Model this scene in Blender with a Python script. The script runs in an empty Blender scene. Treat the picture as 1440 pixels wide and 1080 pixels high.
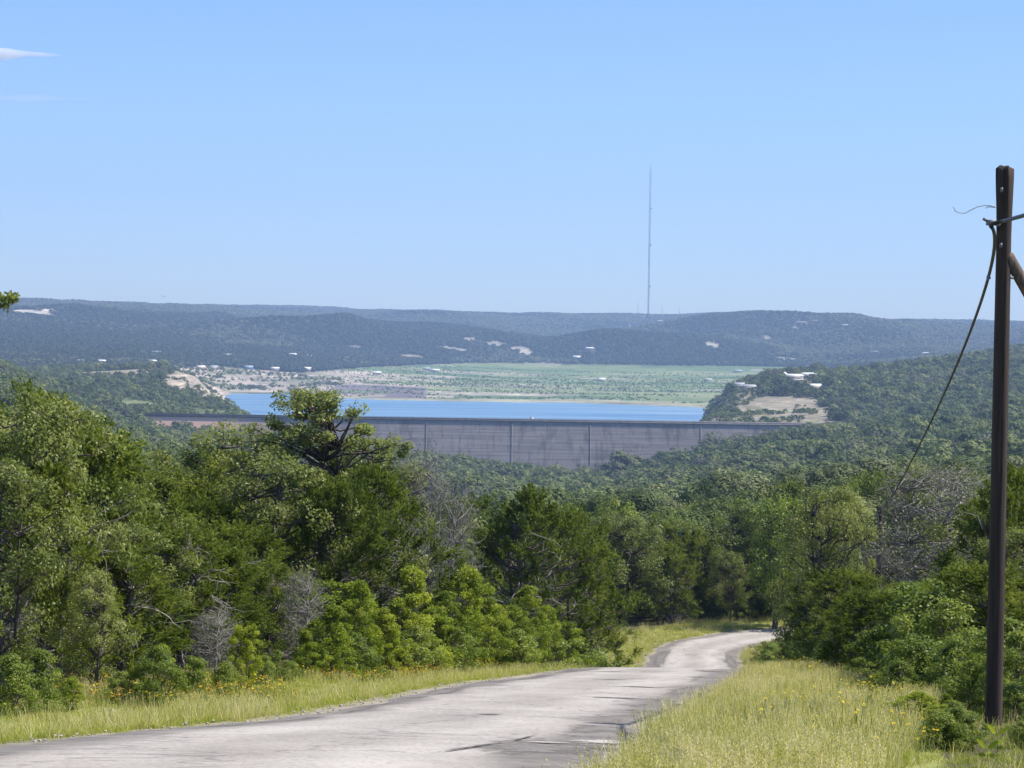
import bpy, math, random
import numpy as np
from mathutils import Vector
random.seed(7); RNG=np.random.default_rng(7)
PI=math.pi
S=bpy.context.scene
COL=S.collection
# ------------------------------------------------------------------ camera
F=3120.0
th=math.atan(90/F); rho=0.0148
fw=np.array([0,math.cos(th),-math.sin(th)]); r0=np.array([1.,0,0]); u0=np.array([0,math.sin(th),math.cos(th)])
CR=math.cos(rho)*r0+math.sin(rho)*u0; CU=-math.sin(rho)*r0+math.cos(rho)*u0
def ray(px,py): return fw+(px-720)/F*CR-(py-540)/F*CU
def at(px,py,Y):
    d=ray(px,py); return d*(Y/d[1])
def proj(x,y,z):
    p=np.array([x,y,z]); d=p@fw
    return 720+F*(p@CR)/d, 540-F*(p@CU)/d
cam=bpy.data.cameras.new('camera'); co=bpy.data.objects.new('camera',cam); COL.objects.link(co)
cam.sensor_width=36; cam.lens=36*F/1440; cam.clip_start=.1; cam.clip_end=200000
from mathutils import Matrix
co.matrix_world=Matrix(((CR[0],CU[0],-fw[0],0),(CR[1],CU[1],-fw[1],0),(CR[2],CU[2],-fw[2],0),(0,0,0,1)))
S.camera=co
# ------------------------------------------------------------------ light
SUN_EL,SUN_AZ=math.radians(54),math.radians(89)      # azimuth from +Y towards +X
w=bpy.data.worlds.new('World'); S.world=w; w.use_nodes=True
nt=w.node_tree; bg=nt.nodes['Background']; sk=nt.nodes.new('ShaderNodeTexSky')
sk.sky_type='NISHITA'; sk.sun_disc=False; sk.sun_elevation=SUN_EL; sk.sun_rotation=SUN_AZ
sk.air_density=1.0; sk.dust_density=0.2; sk.ozone_density=3.0; sk.altitude=300
tn=nt.nodes.new('ShaderNodeMix'); tn.data_type='RGBA'; tn.blend_type='MULTIPLY'; tn.inputs[0].default_value=1; tn.inputs[7].default_value=(.62,.755,.98,1)
nt.links.new(sk.outputs[0],tn.inputs[6]); nt.links.new(tn.outputs[2],bg.inputs[0]); bg.inputs[1].default_value=0.115
sl=bpy.data.lights.new('sun','SUN'); so=bpy.data.objects.new('sun',sl); COL.objects.link(so)
sl.energy=5.0; sl.angle=math.radians(.5); sl.color=(1,.95,.87)
sd=Vector((math.sin(SUN_AZ)*math.cos(SUN_EL),math.cos(SUN_AZ)*math.cos(SUN_EL),math.sin(SUN_EL)))
so.rotation_euler=sd.to_track_quat('Z','Y').to_euler()
S.view_settings.view_transform='Standard'; S.view_settings.look='None'; S.view_settings.gamma=1
S.view_settings.use_curve_mapping=False; S.view_settings.exposure=0.6
c=S.cycles; c.max_bounces=5; c.diffuse_bounces=4; c.glossy_bounces=2; c.transmission_bounces=3; c.transparent_max_bounces=6; c.volume_bounces=2
c.use_adaptive_sampling=True; c.adaptive_threshold=.02; c.use_denoising=True
try: c.denoiser='OPENIMAGEDENOISE'
except Exception: pass
c.caustics_reflective=False; c.caustics_refractive=False
# ------------------------------------------------------------------ noise
def vnoise(x,y,seed=0):
    xi=np.floor(x).astype(np.int64); yi=np.floor(y).astype(np.int64); fx=x-xi; fy=y-yi
    def h(a,b):
        n=(a*374761393+b*668265263+seed*974711)&0x7fffffff
        n=((n^(n>>13))*1274126177)&0x7fffffff
        return ((n^(n>>16))&0xffff)/65535.0
    sx=fx*fx*(3-2*fx); sy=fy*fy*(3-2*fy)
    a=h(xi,yi)*(1-sx)+h(xi+1,yi)*sx; b=h(xi,yi+1)*(1-sx)+h(xi+1,yi+1)*sx
    return a*(1-sy)+b*sy
def fbm(x,y,seed=0,o=4):
    r=0; a=.5
    for k in range(o): r=r+a*(vnoise(x*2**k,y*2**k,seed+k)-.5)*2; a*=.5
    return r
def sst(a,b,x):
    t=np.clip((x-a)/(b-a),0,1); return t*t*(3-2*t)
# ------------------------------------------------------------------ terrain (heights relative to the eye)
ZR=np.array([(-60,4.5),(-30,2),(0,-1.6),(24,-4.72),(48,-7.9),(70,-11.03),(80,-12.9),(92,-15.5),(105,-17.8),(120,-19.8),(137,-21.5),(150,-21.9),(165,-22.2),(230,-26),(400,-40)],float)
def pchip(X,Y,x):
    X=np.asarray(X,float); Y=np.asarray(Y,float); h=np.diff(X); d=(np.diff(Y,axis=0).T/h).T
    m=np.zeros_like(Y); m[0]=d[0]; m[-1]=d[-1]
    p=d[:-1]*d[1:]; hm=np.where(p>0,2*p/np.where(np.abs(d[:-1]+d[1:])<1e-9,1e-9,d[:-1]+d[1:]),0); m[1:-1]=hm
    i=np.clip(np.searchsorted(X,x)-1,0,len(X)-2); t=(x-X[i])/h[i]
    if Y.ndim==1: y0,y1,m0,m1=Y[i],Y[i+1],m[i],m[i+1]
    else:
        j=np.arange(Y.shape[1]); y0,y1,m0,m1=Y[i,j],Y[i+1,j],m[i,j],m[i+1,j]
    H=h[i]; t2=t*t; t3=t2*t
    return (2*t3-3*t2+1)*y0+(t3-2*t2+t)*H*m0+(-2*t3+3*t2)*y1+(t3-t2)*H*m1
ROAD=[(-15,-12.2,-4.6),(0,-9.6,-2.2),(12,-7.4,-.4),(24,-5.25,1.2),(30,-3.1,1.8),(37,-2.0,2.9),(46,-.9,4.4),(56,.9,5.6),(66,2.2,6.9),(75,3.6,8.3),(90,5.3,10.3),(105,6.7,11.9),(120,7.6,13.2),(137,8.55,14.6),(143.5,9.3,14.9)]
RL=[(l,y) for y,l,r in ROAD]+[(10.1,148),(11.3,151.7),(13.1,154.5),(16,158),(19.9,161),(30,165.5),(45,170),(70,176),(110,184)]
RR=[(r,y) for y,l,r in ROAD]+[(15.4,146.6),(16.2,148.6),(17.7,150.6),(20,153),(23.5,155.5),(32,159.5),(46,164),(71,170),(111,178)]
_ry=np.array([r[0] for r in ROAD],float); _rl=np.array([r[1] for r in ROAD]); _rr=np.array([r[2] for r in ROAD])
def xL(y): return np.interp(y,_ry,_rl)
def xR(y): return np.interp(y,_ry,_rr)
def catmull(P,n):
    P=np.array(P,float); out=[]
    for i in range(len(P)-1):
        a=P[max(i-1,0)];b=P[i];c_=P[i+1];d=P[min(i+2,len(P)-1)]
        for t in np.linspace(0,1,n,endpoint=False):
            out.append(.5*((2*b)+(-a+c_)*t+(2*a-5*b+4*c_-d)*t*t+(-a+3*b-3*c_+d)*t**3))
    out.append(P[-1]); return np.array(out)
RLp=catmull(RL,26); RRp=catmull(RR,26); RCp=(RLp+RRp)/2
def road_dist(x,y):     # distance outside the road edge (negative on the road), sampled
    x=np.atleast_1d(x); y=np.atleast_1d(y); out=np.full(x.shape,1e3)
    hw=np.hypot(*(RLp-RRp).T)/2
    P=RCp[::4]; W=hw[::4]
    near=(y<210)&(y>-20)&(np.abs(x)<130); idx=np.nonzero(near)[0]
    for k in range(0,len(idx),20000):
        s=idx[k:k+20000]; d=np.hypot(x[s,None]-P[None,:,0],y[s,None]-P[None,:,1])-W[None]
        out[s]=d.min(1)
    return out
ROWS=[
(150,[(-600,-17),(0,-21),(720,-21.9),(1440,-21),(2000,-17)]),
(200,[(-600,-20),(0,-22),(330,-23.5),(600,-24.5),(980,-25),(1200,-24),(1440,-22),(2000,-18)]),
(300,[(-600,-26),(0,-31),(330,-34),(720,-35),(980,-33.5),(1200,-31),(1440,-29),(2000,-24)]),
(450,[(-600,-28),(0,-36),(200,-38),(450,-45),(720,-48),(850,-47),(1080,-44),(1200,-41),(1440,-38),(2000,-30)]),
(700,[(-600,-28),(0,-40),(200,-48),(330,-57),(600,-65),(850,-66),(1080,-60),(1200,-55),(1440,-49),(2000,-35)]),
(1000,[(-600,-20),(0,-44),(200,-64),(330,-72),(600,-83),(850,-85),(1080,-73),(1200,-66),(1440,-55),(2000,-35)]),
(1300,[(-600,-15),(0,-46),(200,-80),(330,-87),(600,-98),(720,-102),(850,-102),(980,-90),(1080,-80),(1200,-72),(1440,-57),(2000,-35)]),
(1650,[(-600,-10),(0,-46),(180,-88),(330,-97),(450,-103),(600,-108),(720,-116),(850,-119),(980,-102),(1080,-88),(1200,-81),(1300,-70),(1440,-60),(2000,-35)]),
(1735,[(-600,-10),(0,-47),(200,-78),(330,-80),(380,-84),(420,-108),(600,-125),(850,-128),(940,-118),(965,-103),(990,-80.5),(1100,-78.5),(1200,-75),(1440,-58),(2000,-30)]),
(1850,[(-600,-15),(0,-54),(150,-72),(250,-78),(340,-81),(375,-92),(400,-105),(600,-130),(900,-125),(962,-103),(985,-86),(1010,-77.5),(1080,-74),(1160,-71),(1200,-67),(1300,-60),(1440,-52),(2000,-25)]),
(2000,[(-600,-25),(0,-60),(150,-70),(250,-78),(320,-83),(350,-100),(400,-112),(600,-125),(900,-120),(972,-103),(995,-86),(1035,-73),(1080,-67),(1140,-64),(1200,-60),(1300,-55),(1440,-45),(2000,-20)]),
(2150,[(-600,-25),(0,-64),(150,-66),(230,-66),(285,-76),(318,-95),(332,-104),(400,-112),(600,-120),(900,-116),(985,-104),(1005,-84),(1030,-64),(1080,-52),(1140,-51),(1200,-55),(1300,-49),(1440,-38),(2000,-10)]),
(2350,[(-600,-30),(0,-68),(150,-62),(230,-57),(275,-66),(298,-85),(322,-103),(400,-112),(600,-115),(900,-112),(1000,-105),(1040,-80),(1090,-62),(1150,-58),(1250,-50),(1440,-33),(2000,0)]),
(2600,[(-600,-40),(0,-72),(150,-66),(250,-70),(290,-85),(326,-103),(400,-108),(600,-108),(800,-104.5),(985,-102),(1000,-99),(1080,-80),(1150,-70),(1250,-56),(1440,-31),(2000,0)]),
(2745,[(-600,-45),(0,-76),(200,-72),(280,-85),(322,-103),(400,-106),(470,-102),(540,-100.8),(800,-100.6),(985,-99.8),(1080,-92),(1200,-75),(1440,-40),(2000,0)]),
(2950,[(-600,-45),(0,-78),(200,-76),(290,-88),(325,-99.5),(400,-99.8),(440,-96),(500,-94),(560,-95),(620,-98),(800,-98.8),(985,-99),(1080,-95),(1200,-80),(1440,-45),(2000,0)]),
(3300,[(-600,-40),(0,-72),(200,-72),(290,-80),(350,-86),(400,-89),(500,-92),(600,-95),(800,-98.5),(985,-98.5),(1100,-95),(1200,-82),(1440,-50),(2000,0)]),
(3700,[(-600,-30),(0,-60),(200,-64),(300,-70),(400,-76),(480,-86),(600,-94),(700,-98),(985,-98),(1100,-96),(1200,-84),(1440,-52),(2000,-10)]),
(4300,[(-600,5),(0,-34),(200,-50),(300,-55),(400,-64),(500,-74),(640,-88),(760,-97),(985,-97),(1100,-92),(1200,-80),(1440,-50),(2000,-20)]),
(5000,[(-600,15),(0,-14),(200,-22),(330,-20),(420,-18),(490,-15),(540,-22),(600,-30),(700,-64),(770,-84),(800,-86),(900,-86),(1000,-80),(1100,-72),(1200,-62),(1440,-38),(2000,-10)]),
(5800,[(-600,20),(0,8),(150,2),(300,-8),(400,-26),(480,-34),(600,-48),(720,-72),(800,-76),(860,-66),(920,-42),(1000,-20),(1080,-10),(1200,-14),(1300,-24),(1440,-22),(2000,0)]),
(6600,[(-600,25),(0,27),(150,20),(300,10),(450,-12),(600,-18),(720,-34),(850,-40),(950,-34),(1060,-34),(1200,-26),(1330,-14),(1440,-10),(2000,10)]),
(7500,[(-600,25),(0,24),(150,19),(300,20),(450,14),(600,7),(720,0),(850,8),(950,13),(1060,22),(1200,6),(1330,12),(1440,8),(2000,15)]),
(8500,[(-600,20),(0,22),(260,26),(330,30),(420,24),(500,15),(640,9),(720,8),(900,14),(1060,28),(1200,8),(1330,14),(1440,8),(2000,15)]),
(10000,[(-600,-20),(2000,-20)]),
(17000,[(-600,-60),(2000,-60)])]
RY=np.log(np.array([r[0] for r in ROWS],float))
KN=[(880,4850,64,235,340),(560,5300,6,380,500),(1010,5600,26,420,480),(1200,6200,14,500,420),(640,6700,14,380,420),(790,7300,12,500,450),(1330,5500,14,380,420),(230,5200,10,420,420),(420,4700,8,300,400)]
def far_z(x,y):
    px=720+F*x/np.maximum(y,100)
    M=np.array([np.interp(px,[q[0] for q in r[1]],[q[1] for q in r[1]]) for r in ROWS])
    z=pchip(RY,M,np.log(np.clip(y,150.01,16900)))
    for kx,ky,a,sx,sy in KN:
        cx=(kx-720)/F*ky; z=z+a*np.exp(-((x-cx)/sx)**2-((y-ky)/sy)**2)
    amp=sst(250,900,y)*2.0+sst(1200,5000,y)*3+sst(4300,5200,y)*9
    dry=sst(-97,-78,z)
    amp=np.where((y>1600),amp*dry,amp)
    amp=amp*np.where((y>1600)&(y<2300),.5,1)
    z=z+fbm(x/260,y/380,3,4)*amp*(1-sst(1560,1650,y)*(1-sst(1750,1850,y)))
    rg=(1-np.abs(fbm(x/620+.4,y/900,17,3))*2.6)*.5+fbm(x/300,y/420,19,3)*.55
    z=z+rg*sst(4350,5000,y)*(1-.78*sst(6300,7300,y))*38-8*sst(4350,5000,y)*(1-sst(6300,7300,y))
    z=z+fbm(x/70,y/90,11,2)*np.where((y>2600)&(z<-88),.7,0)
    return z
def near_z(x,y):
    z=pchip(ZR[:,0],ZR[:,1],np.clip(y,-59,399))
    yy=np.clip(y,-15,143); l=xL(yy); r=xR(yy)
    dr=np.maximum(x-r,0); dl=np.maximum(l-x,0)
    fade=1-sst(138,150,y)
    z=z+fade*(.05*sst(.3,2.2,dr)+.004*np.minimum(dr,25)+.035*np.minimum(np.maximum(dl-3,0),35)-.10*sst(.5,2,dl)*(1-sst(2,5,dl)))
    n=sst(.6,4,np.maximum(dr,dl))
    return z+fbm(x/5,y/5,21,3)*.16*n*fade
def T(x,y):
    x=np.atleast_1d(np.asarray(x,float)); y=np.atleast_1d(np.asarray(y,float))
    k=sst(165,240,y); z=np.zeros_like(x)
    a=y<245; b=y>160
    if a.any(): z[a]+=near_z(x[a],y[a])*(1-k[a])
    if b.any(): z[b]+=far_z(x[b],y[b])*k[b]
    return z
def T1(x,y): return float(T(x,y)[0])
def hit(px,py,lo=15,hi=12000,lift=0):
    d=ray(px,py); ys=np.exp(np.linspace(math.log(lo),math.log(hi),6000)); x=d[0]/d[1]*ys; z=d[2]/d[1]*ys
    g=T(x,ys)+lift; i=int(np.argmax(z<g))
    return float(x[i]),float(ys[i]),float(g[i]-lift)
# ------------------------------------------------------------------ mesh helpers
class MB:
    def __init__(s): s.v=[];s.q=[];s.t=[];s.c=[];s.n=0;s.qm=[];s.uv=None
    def add(s,v,q=None,t=None,tint=.5):
        v=np.asarray(v,float).reshape(-1,3)
        if q is not None and len(q): s.q.append(np.asarray(q,int)+s.n)
        if t is not None and len(t): s.t.append(np.asarray(t,int)+s.n)
        s.v.append(v); s.c.append(np.broadcast_to(np.asarray(tint,float),(len(v),)) if np.ndim(tint)<2 else tint); s.n+=len(v)
    def box(s,c,d,tint=.5,rot=None):
        x,y,z=[k/2 for k in d]; v=np.array([(-x,-y,-z),(x,-y,-z),(x,y,-z),(-x,y,-z),(-x,-y,z),(x,-y,z),(x,y,z),(-x,y,z)])
        if rot is not None: v=v@np.array(rot).T
        s.add(v+np.array(c),[(0,3,2,1),(4,5,6,7),(0,1,5,4),(1,2,6,5),(2,3,7,6),(3,0,4,7)],tint=tint)
    def tube(s,P,r,k=5,tint=.5,cap=True):
        P=np.asarray(P,float); n=len(P); r=np.broadcast_to(np.asarray(r,float),(n,))
        t=np.gradient(P,axis=0); t/=np.linalg.norm(t,axis=1)[:,None]+1e-9
        up=np.array([0,0,1.]) if abs(t[:,2]).mean()<.9 else np.array([1.,0,0])
        a=np.cross(t,up); a/=np.linalg.norm(a,axis=1)[:,None]+1e-9; b=np.cross(t,a)
        an=np.arange(k)*2*PI/k
        v=P[:,None]+r[:,None,None]*(np.cos(an)[None,:,None]*a[:,None]+np.sin(an)[None,:,None]*b[:,None])
        i=np.arange(n-1)[:,None]*k; j=np.arange(k)[None]; j2=(j+1)%k
        q=np.stack([i+j,i+j2,i+k+j2,i+k+j],-1).reshape(-1,4)
        tt=[]
        if cap and k>3:
            tt=[(0,m+1,m) for m in range(1,k-1)]+[((n-1)*k,(n-1)*k+m,(n-1)*k+m+1) for m in range(1,k-1)]
        s.add(v.reshape(-1,3),q,tt,tint)
    def cards(s,C,A,B,tint):          # rhombic leaves: centre, half axis, half width
        n=len(C); v=np.stack([C-A,C+B,C+A,C-B],1).reshape(-1,3)
        q=np.arange(n*4).reshape(n,4); s.add(v,q,tint=np.repeat(tint,4))
    def mesh(s,name,mat=None,smooth=False):
        me=bpy.data.meshes.new(name); V=np.concatenate(s.v) if s.v else np.zeros((0,3))
        Q=np.concatenate(s.q) if s.q else np.zeros((0,4),int); Tt=np.concatenate(s.t) if s.t else np.zeros((0,3),int)
        me.vertices.add(len(V)); me.vertices.foreach_set('co',V.ravel())
        li=np.concatenate([Q.ravel(),Tt.ravel()]); me.loops.add(len(li)); me.loops.foreach_set('vertex_index',li)
        st=np.concatenate([np.arange(len(Q))*4,len(Q)*4+np.arange(len(Tt))*3]); me.polygons.add(len(st))
        me.polygons.foreach_set('loop_start',st)
        if smooth: me.polygons.foreach_set('use_smooth',np.ones(len(st),bool))
        c_=np.concatenate(s.c)
        if c_.ndim==1:
            at_=me.attributes.new('tint','FLOAT','POINT'); at_.data.foreach_set('value',c_.astype(np.float32))
        else:
            at_=me.attributes.new('cover','FLOAT_COLOR','POINT'); at_.data.foreach_set('color',np.c_[c_,np.ones(len(c_))].astype(np.float32).ravel())
        me.update(calc_edges=True); me.validate()
        if mat: me.materials.append(mat)
        return me
    def build(s,name,mat,parent=None,smooth=False,**k):
        o=bpy.data.objects.new(name,s.mesh(name,mat,smooth)); COL.objects.link(o)
        if parent: o.parent=parent
        tag(o,**k); return o
def tag(o,label=None,cat=None,group=None,kind=None):
    if label: o['label']=label
    if cat: o['category']=cat
    if group: o['group']=group
    if kind: o['kind']=kind
    return o
def empty(name,loc,rz=0,**k):
    o=bpy.data.objects.new(name,None); COL.objects.link(o); o.location=loc; o.rotation_euler=(0,0,rz); o.empty_display_size=.2; tag(o,**k); return o
# ------------------------------------------------------------------ materials
def nd(nt,typ,ins=None,**pr):
    n=nt.nodes.new(typ)
    for k,v in pr.items(): setattr(n,k,v)
    for k,v in (ins or {}).items():
        s=n.inputs[k]
        if isinstance(v,bpy.types.NodeSocket): nt.links.new(v,s)
        else: s.default_value=v
    return n
def ramp(nt,fac,stops,interp='LINEAR'):
    r=nd(nt,'ShaderNodeValToRGB',{0:fac}); e=r.color_ramp.elements; r.color_ramp.interpolation=interp
    while len(e)<len(stops): e.new(.5)
    for el,(p,c_) in zip(e,stops): el.position=p; el.color=(*c_,1) if len(c_)==3 else c_
    return r.outputs[0]
def math_(nt,op,a,b=0.0,c_=0.0,clamp=False):
    n=nd(nt,'ShaderNodeMath',{0:a,1:b,2:c_},operation=op); n.use_clamp=clamp; return n.outputs[0]
def mixc(nt,f,a,b,bt='MIX'):
    n=nd(nt,'ShaderNodeMix',data_type='RGBA',blend_type=bt)
    for i,v in ((0,f),(6,a),(7,b)):
        if isinstance(v,bpy.types.NodeSocket): nt.links.new(v,n.inputs[i])
        else: n.inputs[i].default_value=(*v,1) if hasattr(v,'__len__') and len(v)==3 else v
    return n.outputs[2]
def noise(nt,vec,scale,detail=4,rough=.55,dist=0):
    i={'Scale':scale,'Detail':detail,'Roughness':rough,'Distortion':dist}
    if vec is not None: i['Vector']=vec
    return nd(nt,'ShaderNodeTexNoise',i).outputs[0]
def newmat(name):
    m=bpy.data.materials.new(name); m.use_nodes=True; nt=m.node_tree; nt.nodes.clear()
    out=nt.nodes.new('ShaderNodeOutputMaterial'); return m,nt,out
def pbr(name,col,rough=.8,spec=.3,var=.25,scale=6,bump=0,metal=0,stretch=None):
    m,nt,out=newmat(name); tc=nd(nt,'ShaderNodeTexCoord').outputs['Object']
    if stretch: tc=nd(nt,'ShaderNodeMapping',{0:tc,3:stretch}).outputs[0]
    n=noise(nt,tc,scale,5)
    lo=[x*(1-var) for x in col]; hi=[min(1,x*(1+var)) for x in col]
    cc=ramp(nt,n,[(.3,lo),(.7,hi)])
    b=nd(nt,'ShaderNodeBsdfPrincipled',{'Base Color':cc,'Roughness':rough,'Specular IOR Level':spec,'Metallic':metal})
    if bump: nt.links.new(nd(nt,'ShaderNodeBump',{'Strength':bump,'Distance':.02,'Height':n}).outputs[0],b.inputs['Normal'])
    nt.links.new(b.outputs[0],out.inputs[0]); return m
def leafmat(name,stops,trans=.3,rough=.5,spec=.35,rnd=.35):
    m,nt,out=newmat(name)
    a=nd(nt,'ShaderNodeAttribute',attribute_name='tint').outputs['Fac']; r=nd(nt,'ShaderNodeObjectInfo').outputs['Random']
    f=math_(nt,'ADD',math_(nt,'MULTIPLY',a,1-rnd),math_(nt,'MULTIPLY',r,rnd))
    cc=ramp(nt,f,stops)
    b=nd(nt,'ShaderNodeBsdfPrincipled',{'Base Color':cc,'Roughness':rough,'Specular IOR Level':spec})
    tl=nd(nt,'ShaderNodeBsdfTranslucent',{0:mixc(nt,.5,cc,(1,1,.35),'MULTIPLY')})
    tl.inputs[0].default_value=(1,1,1,1)
    mx=nd(nt,'ShaderNodeMixShader',{0:trans,1:b.outputs[0],2:tl.outputs[0]})
    nt.links.new(mx.outputs[0],out.inputs[0]); return m
M={}
M['juniper']=leafmat('juniper_foliage',[(.1,(.062,.095,.011)),(.5,(.13,.175,.021)),(.9,(.26,.29,.04))],.45,.65,.15)
M['oak']=leafmat('oak_leaves',[(.1,(.11,.145,.024)),(.5,(.205,.245,.05)),(.9,(.37,.38,.12))],.45,.45,.28)
M['bright']=leafmat('sapling_leaves',[(.1,(.11,.17,.014)),(.5,(.25,.32,.026)),(.9,(.45,.48,.05))],.48,.5,.25)
M['bush']=leafmat('bush_leaves',[(.1,(.10,.15,.015)),(.5,(.185,.25,.03)),(.9,(.35,.39,.065))],.45,.45,.3)
M['mid']=leafmat('woodland_leaves',[(.05,(.05,.075,.018)),(.45,(.115,.155,.037)),(.75,(.185,.22,.055)),(.97,(.31,.31,.11))],.2,.6,.2,.7)
M['far']=leafmat('hillside_leaves',[(.05,(.03,.045,.018)),(.5,(.052,.074,.028)),(.97,(.10,.12,.05))],.15,.7,.15,.65)
M['farlight']=leafmat('hillside_pale_leaves',[(.05,(.085,.105,.045)),(.5,(.14,.16,.065)),(.97,(.21,.215,.11))],.15,.7,.15,.65)
M['deadleaf']=leafmat('sparse_grey_leaves',[(.1,(.10,.11,.07)),(.9,(.20,.20,.12))],.25,.5,.3)
M['bark']=pbr('bark',(.10,.085,.072),.9,.2,.45,9,.4,stretch=(1,1,.25))
M['greytwig']=pbr('grey_dead_wood',(.25,.23,.205),.9,.2,.35,7)
M['grass']=leafmat('grass_blades',[(.05,(.20,.27,.022)),(.38,(.36,.40,.055)),(.64,(.55,.50,.17)),(.92,(.82,.72,.44))],.45,.6,.15,.5)
M['petal']=leafmat('flower_petals',[(.0,(.75,.50,.02)),(.5,(.80,.36,.02)),(1,(.70,.22,.02))],.3,.5,.2,.9)
M['petalyellow']=leafmat('yellow_petals',[(.0,(.85,.66,.02)),(1,(.80,.55,.02))],.3,.5,.2,.9)
M['stem']=leafmat('flower_stems',[(.0,(.12,.19,.03)),(1,(.2,.26,.06))],.3,.5,.2,.3)
M['pole']=pbr('weathered_pole_wood',(.05,.036,.028),.85,.25,.5,22,.6,stretch=(1.4,1.4,.05))
M['polecut']=pbr('split_pole_wood',(.15,.11,.085),.9,.2,.5,20,.5,stretch=(1,1,.05))
M['steel']=pbr('grey_steel',(.16,.16,.165),.55,.5,.2,8)
M['cable']=pbr('cable_jacket',(.022,.021,.022),.5,.45,.2,6)
M['wire']=pbr('thin_wire',(.30,.30,.31),.4,.5,.2,6)
M['mast']=pbr('mast_paint',(.22,.22,.25),.6,.3,.1,.02)
M['white']=pbr('pale_roof',(.80,.77,.70),.7,.3,.05,.3)
M['cream']=pbr('cream_wall',(.50,.45,.38),.85,.2,.08,.3)
M['tin']=pbr('grey_roof',(.42,.42,.42),.6,.4,.08,.3)
M['brown']=pbr('brown_wall',(.20,.145,.105),.85,.2,.15,.3)
M['blue']=pbr('blue_wall',(.12,.28,.48),.7,.3,.08,.3)
M['glass']=pbr('window_glass',(.03,.035,.04),.15,.6,.1,1)
M['dark']=pbr('dark_dock_wood',(.06,.055,.05),.8,.3,.2,1)
M['pebble']=pbr('limestone_gravel',(.34,.31,.265),.9,.2,.3,30)
def ground_mat():
    m,nt,out=newmat('ground_cover'); tc=nd(nt,'ShaderNodeTexCoord').outputs['Object']
    cv=nd(nt,'ShaderNodeAttribute',attribute_name='cover').outputs['Color']
    ln=nd(nt,'ShaderNodeVectorMath',{0:tc},operation='LENGTH').outputs['Value']
    n1=noise(nt,nd(nt,'ShaderNodeMapping',{0:tc,3:(1,1,1)}).outputs[0],1.7,6,.65)
    n2=noise(nt,nd(nt,'ShaderNodeMapping',{0:tc,3:(.012,.006,.25)}).outputs[0],1,7,.68)
    n3=noise(nt,nd(nt,'ShaderNodeMapping',{0:tc,3:(.09,.035,1.2)}).outputs[0],1,6,.7)
    f=math_(nt,'ADD',math_(nt,'MULTIPLY',n1,.25),math_(nt,'ADD',math_(nt,'MULTIPLY',n2,.4),math_(nt,'MULTIPLY',n3,.35)))
    k=ramp(nt,f,[(.36,(.45,.48,.45)),(.5,(1,1,1)),(.64,(1.5,1.42,1.4))])
    # bedding of the bare limestone: bands by height
    n4=noise(nt,nd(nt,'ShaderNodeMapping',{0:tc,3:(.010,.010,.55)}).outputs[0],1,6,.7)
    pale=nd(nt,'ShaderNodeMapRange',{0:nd(nt,'ShaderNodeSeparateColor',{0:cv}).outputs[0],1:.25,2:.33,3:0,4:1}).outputs[0]
    far_=nd(nt,'ShaderNodeMapRange',{0:ln,1:800,2:1200,3:0,4:1}).outputs[0]
    k=mixc(nt,math_(nt,'MULTIPLY',pale,far_),k,mixc(nt,1.0,k,ramp(nt,n4,[(.38,(.42,.42,.40)),(.48,(.95,.93,.9)),(.53,(.7,.68,.63)),(.62,(1.35,1.33,1.3))]),'MULTIPLY'))
    b=nd(nt,'ShaderNodeBsdfPrincipled',{'Base Color':mixc(nt,1.0,cv,k,'MULTIPLY'),'Roughness':.95,'Specular IOR Level':.1})
    nt.links.new(nd(nt,'ShaderNodeBump',{'Strength':.5,'Distance':.05,'Height':n1}).outputs[0],b.inputs['Normal'])
    nt.links.new(b.outputs[0],out.inputs[0]); return m
M['ground']=ground_mat()
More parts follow.
